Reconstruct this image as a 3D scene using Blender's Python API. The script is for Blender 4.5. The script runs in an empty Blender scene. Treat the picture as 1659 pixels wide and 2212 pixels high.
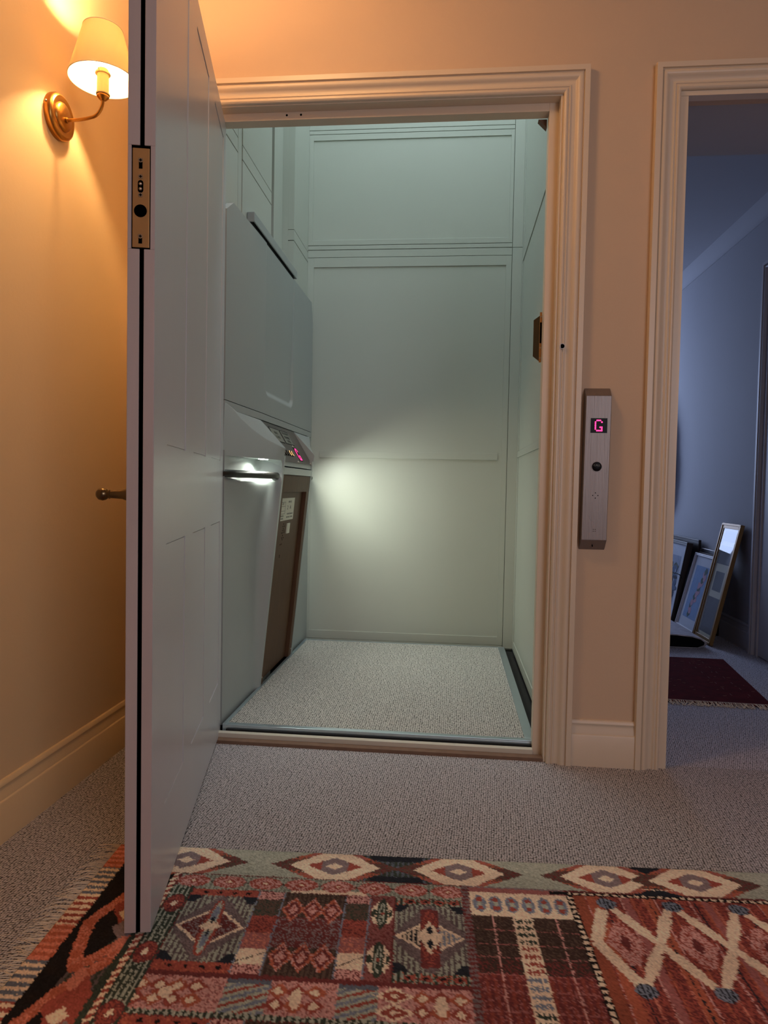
import bpy, bmesh, math, random
import numpy as np
from mathutils import Vector, Matrix
random.seed(4)
rng = np.random.default_rng(7)
SC = bpy.context.scene
COL = SC.collection

# ------------------------------------------------------------------ camera
cam = bpy.data.cameras.new('camera'); cam_o = bpy.data.objects.new('camera', cam); COL.objects.link(cam_o)
F_PX = 1480.3
cam.sensor_fit = 'HORIZONTAL'; cam.sensor_width = 36.0; cam.lens = 36.0 * F_PX / 1659.0
cam.clip_start = 0.02
yaw, pitch, roll = math.radians(-5.555), math.radians(-2.131), math.radians(-1.0786)
fw = Vector((math.sin(yaw) * math.cos(pitch), math.cos(yaw) * math.cos(pitch), math.sin(pitch)))
rt = Vector((math.cos(yaw), -math.sin(yaw), 0)); dn = fw.cross(rt)
r2 = math.cos(roll) * rt + math.sin(roll) * dn
d2 = -math.sin(roll) * rt + math.cos(roll) * dn
m = Matrix.Identity(4)
for i in range(3):
    m[i][0] = r2[i]; m[i][1] = -d2[i]; m[i][2] = -fw[i]
m.translation = (0, -2.2, 0.87)
cam_o.matrix_world = m
SC.camera = cam_o

# ------------------------------------------------------------------ world, lights, exposure
w = bpy.data.worlds.new('world'); SC.world = w; w.use_nodes = True
w.node_tree.nodes['Background'].inputs[0].default_value = (0.35, 0.4, 0.55, 1)
w.node_tree.nodes['Background'].inputs[1].default_value = 0.02
vs = SC.view_settings
SC.display_settings.display_device = 'sRGB'
vs.view_transform = 'Standard'; vs.look = 'None'; vs.gamma = 1.0; vs.use_curve_mapping = False
vs.exposure = 0.0

def area(name, loc, target, sx, sy, power, col):
    l = bpy.data.lights.new(name, 'AREA'); l.shape = 'RECTANGLE'; l.size = sx; l.size_y = sy
    l.energy = power; l.color = col
    o = bpy.data.objects.new(name, l); COL.objects.link(o); o.location = loc
    o.rotation_euler = (Vector(target) - Vector(loc)).to_track_quat('-Z', 'Y').to_euler()
    return o
# daylight falling down the lift shaft from the floor above
area('shaft_daylight', (-0.2, 0.75, 4.3), (-0.2, 0.8, 0), 0.9, 1.2, 31, (0.78, 0.90, 1.0))
# added soft cool fill behind and right of the camera, not a window
area('hall_cool_fill', (1.5, -3.7, 1.6), (-0.2, 0, 0.9), 1.2, 1.4, 24, (0.88, 0.88, 1.0))
# added dim warm fill under the hall ceiling, warming the wall over the door
area('hall_warm_fill', (-0.6, -0.75, 2.58), (-0.45, -0.2, 1.6), 0.3, 0.3, 9, (1.0, 0.58, 0.26))
# window of the far room
area('room_daylight', (0.50, 4.6, 1.5), (1.6, 3.0, 1.0), 1.5, 1.5, 64, (0.50, 0.64, 1.0))

# ------------------------------------------------------------------ materials
def s2l(c):
    return tuple(((v / 255.0) / 12.92 if v / 255.0 <= 0.04045 else (((v / 255.0) + 0.055) / 1.055) ** 2.4) for v in c)
def mat(name, rgb, rough=0.6, metal=0.0, noise=0.0, nscale=30, bump=0.0, bscale=200, emis=None, estr=0, spec=0.5, stretch=None, coat=0):
    mt = bpy.data.materials.new(name); mt.use_nodes = True
    nt = mt.node_tree; b = nt.nodes['Principled BSDF']
    c = s2l(rgb) + (1,)
    b.inputs['Base Color'].default_value = c
    b.inputs['Roughness'].default_value = rough; b.inputs['Metallic'].default_value = metal
    b.inputs['Specular IOR Level'].default_value = spec
    b.inputs['Coat Weight'].default_value = coat
    tc = nt.nodes.new('ShaderNodeTexCoord')
    mp = nt.nodes.new('ShaderNodeMapping'); nt.links.new(tc.outputs['Object'], mp.inputs[0])
    if stretch: mp.inputs['Scale'].default_value = stretch
    if noise:
        n = nt.nodes.new('ShaderNodeTexNoise'); n.inputs['Scale'].default_value = nscale; n.inputs['Detail'].default_value = 5
        nt.links.new(mp.outputs[0], n.inputs[0])
        mx = nt.nodes.new('ShaderNodeMix'); mx.data_type = 'RGBA'
        mx.inputs['A'].default_value = tuple(v * (1 - noise) for v in c[:3]) + (1,)
        mx.inputs['B'].default_value = tuple(min(1, v * (1 + noise)) for v in c[:3]) + (1,)
        nt.links.new(n.outputs['Fac'], mx.inputs['Factor']); nt.links.new(mx.outputs['Result'], b.inputs['Base Color'])
    if bump:
        n2 = nt.nodes.new('ShaderNodeTexNoise'); n2.inputs['Scale'].default_value = bscale; n2.inputs['Detail'].default_value = 3
        nt.links.new(mp.outputs[0], n2.inputs[0])
        bp = nt.nodes.new('ShaderNodeBump'); bp.inputs['Strength'].default_value = bump; bp.inputs['Distance'].default_value = 0.002
        nt.links.new(n2.outputs['Fac'], bp.inputs['Height']); nt.links.new(bp.outputs[0], b.inputs['Normal'])
    if emis:
        b.inputs['Emission Color'].default_value = s2l(emis) + (1,); b.inputs['Emission Strength'].default_value = estr
    return mt

def weave(name, light, dark, cell, rot=0.0, aspect=1.0, strength=0.9, tint=None):
    """looped / woven carpet: rows of little loops with dark gaps"""
    mt = bpy.data.materials.new(name); mt.use_nodes = True
    nt = mt.node_tree; b = nt.nodes['Principled BSDF']; L = nt.links.new
    b.inputs['Roughness'].default_value = 0.95; b.inputs['Specular IOR Level'].default_value = 0.15
    tc = nt.nodes.new('ShaderNodeTexCoord'); mp = nt.nodes.new('ShaderNodeMapping')
    L(tc.outputs['Object'], mp.inputs[0])
    mp.inputs['Rotation'].default_value = (0, 0, rot); mp.inputs['Scale'].default_value = (1 / cell, aspect / cell, 1)
    # slight wobble
    nz = nt.nodes.new('ShaderNodeTexNoise'); nz.inputs['Scale'].default_value = 0.35; nz.inputs['Detail'].default_value = 2
    L(mp.outputs[0], nz.inputs[0])
    wob = nt.nodes.new('ShaderNodeVectorMath'); wob.operation = 'MULTIPLY_ADD'
    wob.inputs[1].default_value = (0.8, 0.8, 0); L(nz.outputs['Color'], wob.inputs[0]); L(mp.outputs[0], wob.inputs[2])
    vo = nt.nodes.new('ShaderNodeTexVoronoi'); vo.voronoi_dimensions = '2D'; vo.inputs['Scale'].default_value = 1.0; vo.inputs['Randomness'].default_value = 0.38
    L(wob.outputs[0], vo.inputs[0])
    rp = nt.nodes.new('ShaderNodeValToRGB'); rp.color_ramp.elements[0].position = 0.28; rp.color_ramp.elements[1].position = 0.66
    rp.color_ramp.elements[0].color = s2l(light) + (1,); rp.color_ramp.elements[1].color = s2l(dark) + (1,)
    L(vo.outputs['Distance'], rp.inputs[0])
    hs = nt.nodes.new('ShaderNodeMix'); hs.data_type = 'RGBA'; hs.blend_type = 'MULTIPLY'; hs.inputs['Factor'].default_value = 0.45
    bw = nt.nodes.new('ShaderNodeRGBToBW'); L(vo.outputs['Color'], bw.inputs[0])
    mr = nt.nodes.new('ShaderNodeMapRange'); mr.inputs[3].default_value = 0.45; mr.inputs[4].default_value = 1.35
    L(bw.outputs[0], mr.inputs[0]); L(rp.outputs[0], hs.inputs['A']); L(mr.outputs[0], hs.inputs['B'])
    L(hs.outputs['Result'], b.inputs['Base Color'])
    bp = nt.nodes.new('ShaderNodeBump'); bp.invert = True; bp.inputs['Strength'].default_value = strength; bp.inputs['Distance'].default_value = 0.004
    L(vo.outputs['Distance'], bp.inputs['Height']); L(bp.outputs[0], b.inputs['Normal'])
    return mt

M = {}
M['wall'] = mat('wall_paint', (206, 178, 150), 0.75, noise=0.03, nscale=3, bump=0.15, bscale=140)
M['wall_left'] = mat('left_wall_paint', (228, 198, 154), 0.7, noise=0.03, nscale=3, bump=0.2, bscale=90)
M['trim'] = mat('trim_gloss', (216, 197, 174), 0.38, noise=0.02, nscale=8, bump=0.04, bscale=60)
M['door'] = mat('door_paint', (200, 200, 203), 0.30, noise=0.03, nscale=6, bump=0.12, bscale=25, stretch=(1, 1, 0.06))
M['door_edge'] = mat('door_edge_paint', (188, 172, 168), 0.5, noise=0.12, nscale=20, bump=0.3, bscale=60, stretch=(1, 1, 0.15))
M['black'] = mat('black_rubber_and_shade', (10, 9, 9), 0.8)  # rubber parts, and the shade painted into the lift's gaps
M['blackhole'] = mat('hole_black', (3, 3, 3), 1.0, spec=0.0)
M['sage'] = mat('sage_panel_paint', (186, 191, 181), 0.42, noise=0.03, nscale=3, bump=0.05, bscale=80)
M['cab'] = mat('lift_coated_steel', (160, 167, 166), 0.36, noise=0.02, nscale=5, bump=0.05, bscale=500)
M['pit'] = mat('dark_pit', (24, 26, 30), 0.8)
M['sill'] = mat('sill_paint', (205, 198, 182), 0.5)
M['sillwood'] = mat('sill_raw_wood', (120, 92, 74), 0.8, noise=0.25, nscale=40)
M['alu'] = mat('brushed_aluminium', (190, 205, 215), 0.34, metal=0.9, noise=0.06, nscale=60)
M['steel'] = mat('brushed_steel', (134, 123, 118), 0.42, metal=0.6, noise=0.08, nscale=60, bump=0.25, bscale=300, stretch=(1, 1, 0.03))
M['steel_dark'] = mat('dark_brushed_steel', (120, 112, 108), 0.3, metal=0.9, noise=0.08, nscale=80)
M['brass'] = mat('aged_brass', (176, 128, 66), 0.3, metal=1.0, noise=0.12, nscale=35)
M['plate_brass'] = mat('pale_brass_plate', (196, 152, 100), 0.42, metal=0.75, noise=0.15, nscale=25)
M['dark_brass'] = mat('dark_bronze', (110, 92, 66), 0.25, metal=1.0)
M['screw'] = mat('screw_steel', (200, 190, 175), 0.3, metal=1.0)
M['wood'] = mat('dark_walnut', (92, 64, 42), 0.6, spec=.3, noise=0.28, nscale=14, stretch=(6, 6, 0.35), bump=0.1, bscale=60)
M['label'] = mat('label_paper', (216, 214, 196), 0.6)
M['ink'] = mat('ink', (60, 60, 58), 0.7)
M['signgrey'] = mat('sign_grey', (120, 122, 112), 0.5)
M['led'] = mat('led_white', (255, 255, 245), 0.4, emis=(235, 255, 238), estr=7)
M['ledpink'] = mat('led_pink', (255, 60, 150), 0.4, emis=(255, 50, 130), estr=2.2)
M['ledwarm'] = mat('led_amber', (255, 210, 150), 0.4, emis=(255, 200, 130), estr=1.5)
M['dispback'] = mat('display_black', (6, 3, 5), 0.4, spec=0.15)
M['ivory'] = mat('ivory_sleeve', (225, 205, 165), 0.5)
M['far_wall'] = mat('far_room_wall', (172, 172, 178), 0.8, noise=0.03, nscale=3)
M['far_trim'] = mat('far_room_trim', (186, 184, 188), 0.45)
M['gold'] = mat('old_gold_frame', (140, 108, 62), 0.4, metal=0.4, noise=0.2, nscale=60)
M['darkwood'] = mat('dark_frame_wood', (44, 30, 24), 0.4)
M['whiteframe'] = mat('silver_white_frame', (206, 202, 205), 0.4)
M['mount'] = mat('picture_mount', (205, 210, 220), 0.8)
M['mount_cream'] = mat('cream_mount', (190, 185, 160), 0.8)
M['fringe'] = mat('cream_fringe', (240, 222, 196), 0.9)
M['cloth_black'] = mat('black_cloth', (14, 14, 17), 0.95, spec=0.1)
M['carpet'] = weave('hall_carpet', (208, 202, 204), (50, 46, 44), 0.0062, rot=0.06, aspect=1.15)
M['farcarpet'] = weave('room_carpet', (218, 214, 222), (90, 88, 92), 0.006, rot=0.4)
M['mat'] = weave('lift_mat', (206, 205, 198), (78, 76, 74), 0.0075, rot=0.0, aspect=1.0, strength=0.7)
g = bpy.data.materials.new('picture_glass'); g.use_nodes = True
nt = g.node_tree; nt.nodes.clear()
o_ = nt.nodes.new('ShaderNodeOutputMaterial'); mx = nt.nodes.new('ShaderNodeMixShader'); tr = nt.nodes.new('ShaderNodeBsdfTransparent'); gl = nt.nodes.new('ShaderNodeBsdfGlossy')
gl.inputs['Roughness'].default_value = 0.02; mx.inputs[0].default_value = 0.13
nt.links.new(tr.outputs[0], mx.inputs[1]); nt.links.new(gl.outputs[0], mx.inputs[2]); nt.links.new(mx.outputs[0], o_.inputs[0])
M['glass'] = g
g = bpy.data.materials.new('lamp_shade_cloth'); g.use_nodes = True
nt = g.node_tree; nt.nodes.clear()
o_ = nt.nodes.new('ShaderNodeOutputMaterial'); mx = nt.nodes.new('ShaderNodeMixShader'); df = nt.nodes.new('ShaderNodeBsdfDiffuse'); tl = nt.nodes.new('ShaderNodeBsdfTranslucent')
df.inputs[0].default_value = s2l((236, 216, 176)) + (1,); tl.inputs[0].default_value = s2l((250, 232, 190)) + (1,); mx.inputs[0].default_value = 0.22
nz = nt.nodes.new('ShaderNodeTexNoise'); nz.inputs['Scale'].default_value = 260; bp = nt.nodes.new('ShaderNodeBump'); bp.inputs['Strength'].default_value = 0.7; bp.inputs['Distance'].default_value = 0.002
nt.links.new(nz.outputs['Fac'], bp.inputs['Height']); nt.links.new(bp.outputs[0], df.inputs['Normal'])
nt.links.new(df.outputs[0], mx.inputs[1]); nt.links.new(tl.outputs[0], mx.inputs[2]); nt.links.new(mx.outputs[0], o_.inputs[0])
M['shade'] = g

# ------------------------------------------------------------------ mesh helpers
ROOT = {}
class MB:
    def __init__(s): s.v = []; s.f = []; s.m = []; s.mats = []
    def mi(s, mt):
        if mt is None: return 0
        if mt not in s.mats: s.mats.append(mt)
        return s.mats.index(mt)
    def add(s, vs, fs, mt=None):
        k = len(s.v); s.v += [tuple(p) for p in vs]
        i = s.mi(mt)
        for f in fs: s.f.append(tuple(k + a for a in f)); s.m.append(i)
    def box(s, x0, x1, y0, y1, z0, z1, mt=None):
        vs = [(x, y, z) for x in (x0, x1) for y in (y0, y1) for z in (z0, z1)]
        s.add(vs, [(0, 1, 3, 2), (4, 6, 7, 5), (0, 4, 5, 1), (2, 3, 7, 6), (0, 2, 6, 4), (1, 5, 7, 3)], mt); return s
    def prism(s, pts, fn, a, b, mt=None):
        """pts 2-D outline; fn(p,q,t) -> 3-D; between t=a and t=b"""
        n = len(pts)
        vs = [fn(p[0], p[1], a) for p in pts] + [fn(p[0], p[1], b) for p in pts]
        fs = [tuple(range(n))[::-1], tuple(range(n, 2 * n))] + [(i, (i + 1) % n, n + (i + 1) % n, n + i) for i in range(n)]
        s.add(vs, fs, mt); return s
    def hull(s, A, B, mt=None):
        n = len(A)
        s.add(list(A) + list(B), [tuple(range(n))[::-1], tuple(range(n, 2 * n))] + [(i, (i + 1) % n, n + (i + 1) % n, n + i) for i in range(n)], mt); return s
    def disc(s, c, n, r, t, mt=None, seg=24, rx=None):
        """short cylinder: centre c, axis n, radius r, thickness t (from c along n)"""
        return s.lathe(c, n, [(0, 0), (r, 0), (r, t), (0, t)], mt, seg)
    def lathe(s, c, axis, prof, mt=None, seg=32, close=False):
        axis = Vector(axis).normalized(); q = axis.to_track_quat('Z', 'Y'); c = Vector(c)
        vs = []; fs = []
        for (r, h) in prof:
            for k in range(seg):
                a = 2 * math.pi * k / seg
                vs.append(c + q @ Vector((r * math.cos(a), r * math.sin(a), h)))
        for i in range(len(prof) - 1):
            for k in range(seg):
                fs.append((i * seg + k, i * seg + (k + 1) % seg, (i + 1) * seg + (k + 1) % seg, (i + 1) * seg + k))
        s.add(vs, fs, mt); return s
    def tube(s, path, r, mt=None, seg=14, cap=True):
        path = [Vector(p) for p in path]; n = len(path); rs = r if isinstance(r, (list, tuple)) else [r] * n
        vs = []; fs = []
        up = None
        for i, p in enumerate(path):
            d = (path[min(i + 1, n - 1)] - path[max(i - 1, 0)]).normalized()
            if up is None: up = Vector((0, 0, 1)) if abs(d.z) < 0.9 else Vector((0, 1, 0))
            sx = d.cross(up).normalized(); sy = sx.cross(d).normalized(); up = sy
            for k in range(seg):
                a = 2 * math.pi * k / seg; vs.append(p + sx * rs[i] * math.cos(a) + sy * rs[i] * math.sin(a))
        for i in range(n - 1):
            for k in range(seg): fs.append((i * seg + k, i * seg + (k + 1) % seg, (i + 1) * seg + (k + 1) % seg, (i + 1) * seg + k))
        if cap: fs += [tuple(range(seg))[::-1], tuple(range((n - 1) * seg, n * seg))]
        s.add(vs, fs, mt); return s
    def build(s, name, mt=None, parent=None, smooth=False, bevel=0, bseg=2):
        me = bpy.data.meshes.new(name); o = bpy.data.objects.new(name, me); COL.objects.link(o)
        if parent is not None:
            r = ROOT[parent.name]; ROOT[o.name] = r; o.parent = parent; off = r
        else:
            xs = np.array(s.v); off = Vector(((xs[:, 0].min() + xs[:, 0].max()) / 2, (xs[:, 1].min() + xs[:, 1].max()) / 2, xs[:, 2].min()))
            o.location = off; ROOT[o.name] = off
        me.from_pydata([(p[0] - off[0], p[1] - off[1], p[2] - off[2]) for p in s.v], [], s.f)
        for q in (s.mats if s.mats else [mt]): me.materials.append(q)
        if mt is not None and s.mats and mt not in s.mats: pass
        me.polygons.foreach_set('material_index', s.m)
        bm = bmesh.new(); bm.from_mesh(me); bmesh.ops.recalc_face_normals(bm, faces=bm.faces); bm.to_mesh(me); bm.free()
        if smooth:
            me.polygons.foreach_set('use_smooth', [True] * len(me.polygons))
            try: me.set_sharp_from_angle(angle=math.radians(38))
            except Exception: pass
        if bevel:
            md = o.modifiers.new('bevel', 'BEVEL'); md.width = bevel; md.segments = bseg; md.limit_method = 'ANGLE'; md.angle_limit = math.radians(40)
            md.harden_normals = False
        return o
def thing(name, label, cat, loc, group=None, kind=None):
    o = bpy.data.objects.new(name, None); COL.objects.link(o); o.location = loc; ROOT[o.name] = Vector(loc)
    o.empty_display_size = 0.05
    return tag(o, label, cat, group, kind)
def tag(o, label=None, cat=None, group=None, kind=None):
    if label: o['label'] = label
    if cat: o['category'] = cat
    if group: o['group'] = group
    if kind: o['kind'] = kind
    return o
def struct(mb, name, mt, label, cat, **k):
    o = mb.build(name, mt, **k); return tag(o, label, cat, kind='structure')
def text_mesh(mb, txt, size, fn, mt, depth=0.0006):
    """flat lettering laid on a surface through fn(u,v,w)"""
    cu = bpy.data.curves.new('t', 'FONT'); cu.body = txt; cu.size = size; cu.align_x = 'CENTER'; cu.align_y = 'CENTER'; cu.extrude = depth / 2; cu.resolution_u = 2
    ob = bpy.data.objects.new('t', cu); COL.objects.link(ob)
    dg = bpy.context.evaluated_depsgraph_get(); me = bpy.data.meshes.new_from_object(ob.evaluated_get(dg))
    mb.add([fn(v.co.x, v.co.y, v.co.z) for v in me.vertices], [tuple(p.vertices) for p in me.polygons], mt)
    bpy.data.objects.remove(ob); bpy.data.curves.remove(cu); bpy.data.meshes.remove(me)

# ------------------------------------------------------------------ the room shell
XL = -1.065
struct(MB().box(XL - .1, 2.2, -4.2, 0.03, -0.1, 0.0), 'floor', M['carpet'], 'woven beige-grey loop carpet in the hall', 'carpet')
struct(MB().box(0.45, 1.9, 0.03, 5.6, -0.1, 0.0), 'floor', M['farcarpet'], 'blue-grey lit carpet of the room behind the right doorway', 'carpet')
struct(MB().box(-0.95, 0.45, 0.03, 1.62, -0.1, -0.004), 'floor', M['pit'], 'dark floor of the shaft under the lift platform', 'floor')
struct(MB().box(XL - .1, 2.2, -4.2, 0.0, 2.62, 2.72), 'ceiling', M['wall'], 'hall ceiling', 'ceiling')
wb = MB()
wb.box(XL - .1, -0.86, 0, 0.085, 0, 2.62).box(-0.86, 0.32, 0, 0.085, 2.095, 2.62).box(0.32, 0.666, 0, 0.085, 0, 2.62)
wb.box(0.666, 1.55, 0, 0.085, 2.085, 2.62).box(1.55, 2.2, 0, 0.085, 0, 2.62)
struct(wb, 'wall_back', M['wall'], 'cream hall wall around the lift opening', 'wall')
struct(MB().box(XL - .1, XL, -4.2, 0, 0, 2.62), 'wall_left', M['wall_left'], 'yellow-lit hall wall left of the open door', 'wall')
struct(MB().box(2.1, 2.2, -4.2, 0, 0, 2.62), 'wall_right', M['wall'], 'right hall wall', 'wall')
struct(MB().box(XL, 2.1, -4.3, -4.2, 0, 2.62), 'wall_front', M['wall'], 'hall wall behind the camera', 'wall')
# far room
struct(MB().box(1.66, 1.76, 0.085, 5.6, 0, 2.6), 'wall_right', M['far_wall'], 'blue-lit side wall of the room behind the right doorway', 'wall')
struct(MB().box(-1.2, 1.76, 5.6, 5.7, 0, 2.6), 'wall_back', M['far_wall'], 'end wall of the far room', 'wall')
struct(MB().box(0.35, 0.45, 0.085, 5.6, 0, 2.6).box(0.35,0.45,0.085,1.6,2.6,4.4), 'wall_left', M['far_wall'], 'wall between the lift shaft and the far room', 'wall')
struct(MB().box(0.45, 1.66, 0.42, 5.6, 2.44, 2.54).box(0.45, 1.66, 0.085, 0.42, 2.085, 2.54), 'ceiling', M['far_wall'], 'ceiling of the far room with lower strip above the doorway', 'ceiling')
# cornice in the far room, running away along the right wall
cp = [(1.66, 2.44), (1.66, 2.35), (1.652, 2.35), (1.648, 2.37), (1.634, 2.385), (1.622, 2.41), (1.612, 2.425), (1.605, 2.44)]
struct(MB().prism(cp, lambda a, b, t: (a, t, b), 0.43, 5.6), 'trim_4', M['far_wall'], 'moulded cornice along the far room wall', 'cornice', smooth=True)
bbp = [(0, 0), (.018, 0), (.018, .098), (.0165, .101), (.014, .103), (.0125, .113), (.0095, .124), (.009, .131), (.011, .134), (.0105, .139), (.006, .145), (0, .146)]
struct(MB().prism(bbp, lambda a, b, t: (XL + a, t, b), -4.2, 0), 'baseboard_left', M['wall_left'], 'moulded skirting board on the lamp-lit wall', 'skirting', smooth=True)
struct(MB().prism(bbp, lambda a, b, t: (t, -a, b), 0.392, 0.592), 'baseboard_back', M['trim'], 'short skirting board between the two door casings', 'skirting', smooth=True)
struct(MB().prism(bbp, lambda a, b, t: (1.66 - a, t, b), 1.69, 5.6), 'baseboard_right', M['far_trim'], 'skirting board behind the leaning pictures', 'skirting', smooth=True)
# casings: (distance out from the opening, thickness)
prof = [(0, 0), (0, .008), (.002, .012), (.006, .0145), (.010, .014), (.013, .010), (.0155, .0095), (.0175, .0125), (.0195, .0125), (.022, .009), (.027, .0075), (.033, .009), (.038, .0135), (.042, .0185), (.047, .0215), (.052, .0215), (.0555, .019), (.0575, .0165), (.0595, .0165), (.060, .024), (.0755, .024), (.0765, .022), (.0765, 0)]
def casing(x0, x1, zt, face=lambda a, d, z: (a, -d, z), left=True, right=True, z0=0.0):
    mb = MB(); rows = []
    for (o, d) in prof:
        rows.append([face(x0 - o, d, z0), face(x0 - o, d, zt + o), face(x1 + o, d, zt + o), face(x1 + o, d, z0)])
    n = len(rows); vs = [p for r in rows for p in r]; fs = []
    for i in range(n - 1):
        for j in range(3):
            if j == 0 and not left: continue
            if j == 2 and not right: continue
            fs.append((i * 4 + j, i * 4 + j + 1, (i + 1) * 4 + j + 1, (i + 1) * 4 + j))
    mb.add(vs, fs); return mb
struct(casing(-.86, .318, 2.088), 'trim_1', M['trim'], 'moulded casing around the lift opening', 'casing', smooth=True)
struct(casing(.6655, 1.55, 2.085), 'trim_2', M['trim'], 'moulded casing around the right doorway', 'casing', smooth=True)
ln = MB()
ln.box(-.86, -.83, 0.0, .04, 0, 2.085).box(.311, .3195, 0, .04, 0, 2.085).box(-.86, .3195, 0, .04, 2.085, 2.094)
ln.box(-.86, -.80, .04, .084, 0, 2.094).box(.2815, .3195, .04, .084, 0, 2.094).box(-.80, .2815, .04, .084, 2.06, 2.094)
struct(ln, 'trim_3', M['trim'], 'door lining and stop inside the lift opening', 'door lining', bevel=.0012)
struct(MB().box(.6662, .69, 0.0, .42, 0, 2.084).box(.6662, 1.53, -.002, .03, 2.07, 2.084), 'trim_6', M['trim'], 'lining of the right doorway', 'door lining')
# small holes in the head of the lining and in the casing
for x in (-.561, -.514):
    tag(MB().disc((x, .0403, 2.075), (0, -1, 0), .0035, .0008).build('screw_hole', M['blackhole']), 'tiny dark hole %s in the head lining above the lift opening' % ('nearer the open door' if x < -.54 else 'further from the open door'), 'screw hole')
sn = thing('door_sensor', 'round black sensor hole set in the right casing of the lift opening', 'sensor', (.333, -.012, 1.315))
MB().lathe((.333, -.0125, 1.315), (0, -1, 0), [(0, .0005), (.0068, .0005), (.0068, .003)], seg=24).build('sensor_eye', M['blackhole'], sn)
MB().lathe((.333, -.0125, 1.315), (0, -1, 0), [(.0068, 0), (.0068, .0036), (.0086, .0036), (.0086, 0)], seg=24).build('sensor_rim', M['far_trim'], sn)

# casing and door of a further doorway on the far room's right wall
fc = casing(0, 0, 0)
def facefn(a, d, z): return (1.66 - d * 1.5, a, z)
mbf = casing(.70, 1.60, 2.02, face=facefn)
struct(mbf, 'trim_5', M['far_trim'], 'casing of a further door on the blue-lit wall', 'casing', smooth=True)
dd = struct(MB().box(1.645, 1.662, .70, 1.60, .005, 2.02), 'door_2', M['far_trim'], 'closed pale door at the right edge of the photo', 'door', bevel=.002)

# ------------------------------------------------------------------ lift shaft lining (sage panelling)
ps = MB(); YB = 1.5
def pb(x0, x1, z0, z1, d=0.0): ps.box(x0, x1, YB - d, YB + .03, z0, z1)
ps.box(-.95, .345, YB + .012, YB + .1, 0, 4.4)
G = .0026
pb(.2935, .345, .012, 2.138, 0); pb(.2935, .345, 2.1405, 4.4, 0)
pb(-.80, .2935 - G, .012, .0265); 
# lower module
pb(-.80, -.766, .0285, 2.098); pb(.262, .2935 - G, .0285, 2.098)
pb(-.766, .262, .0285, .073); pb(-.766, .262, 2.048, 2.098)
pb(-.766, .262, .073, 2.048, -.004)
pb(-.72, .242, 1.022, 1.058, 0.0005)
pb(-.80, .2935 - G, 2.1005, 2.138)
# upper modules
pb(-.80, .2935 - G, 2.1415, 2.162)
for z0 in (2.165, 3.0):
    z1 = z0 + .585
    pb(-.80, -.776, z0, z1); pb(.274, .2935 - G, z0, z1)
    pb(-.776, .274, z0, z0 + .027); pb(-.776, .274, z1 - .03, z1); pb(-.776, .274, z0 + .027, z1 - .03, -.004)
    pb(-.80, .2935 - G, z1 + .003, z1 + .022); pb(-.80, .2935 - G, z1 + .025, z0 + .832)
pb(-.80, .2935 - G, 3.835, 4.4)
struct(ps, 'wall_shaft_back', M['sage'], 'sage panelled back wall of the lift shaft', 'wall', bevel=.0005, bseg=1)
ps = MB()
XR = .345
ps.box(XR + .004, XR + .006, .085, 1.5, 0, 4.4)
for (z0, z1) in ((.012, .034), (.0366, .058), (.0606, 1.033), (1.0358, 1.068), (1.0706, 2.052), (2.0575, 2.098), (2.1005, 3.0), (3.0035, 3.04), (3.043, 4.4)):
    dx = .003 if z0 in (.0606, 1.0706, 2.1005) else 0
    y1 = 1.5
    ps.box(XR + dx, XR + .005, .085, y1 - .055 if dx else y1, z0, z1)
    if dx: ps.box(XR, XR + .005, y1 - .052, y1, z0, z1)
struct(ps, 'wall_shaft_right', M['sage'], 'sage panelled right wall of the lift shaft', 'wall')
ps = MB(); XS = -.80
def lb(y0, y1, z0, z1, d=0.0): ps.box(XS - .03, XS + d, y0, y1, z0, z1)
ps.box(-.95, -.94, .085, 1.5, 0, 4.4)
for (y0, y1) in ((.085, .278), (.335, .745), (1.17, 1.5)):
    for (z0, z1) in ((0, 2.074), (2.078, 2.128), (2.1305, 3.0), (3.004, 3.05), (3.053, 4.4)): lb(y0, y1, z0, z1)
ps.box(XS - .03, XS - .003, .29, .333, 0, 4.4)
lb(.785, .825, 0, 4.4, .0)
ps.box(XS - .075, XS - .06, .825, 1.17, 0, 4.4); ps.box(XS - .075, XS - .03, 1.17, 1.18, 0, 4.4); ps.box(XS - .075, XS - .03, .80, .825, 0, 4.4)
struct(ps, 'wall_shaft_left', M['sage'], 'sage panelled left wall of the lift shaft with vertical guide slots', 'wall', bevel=.0006, bseg=1)
struct(MB().box(-.96, .45, .0, 1.6, 4.4, 4.5), 'ceiling_shaft', M['sage'], 'top of the lift shaft', 'ceiling')
struct(MB().box(-.95, .35, .03, .085, 2.62, 4.4), 'wall_shaft_front', M['sage'], 'front wall of the shaft above the opening', 'wall')
struct(MB().box(-.95, -.94, .085, 1.5, 0, 4.4), 'wall_shaft_outer', M['sage'], 'outer wall behind the guide slots', 'wall')
# sill
sl = MB(); sl.box(-.80, .2815, .03, .052, .0, .026, M['sill']); 
struct(sl, 'trim_7', M['sill'], 'cream sill strip across the lift opening', 'sill', bevel=.001)
struct(MB().box(-.80, .311, .0, .0295, -.02, .011), 'trim_8', M['sillwood'], 'bare brown wooden strip between carpet and lift sill', 'sill')

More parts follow.
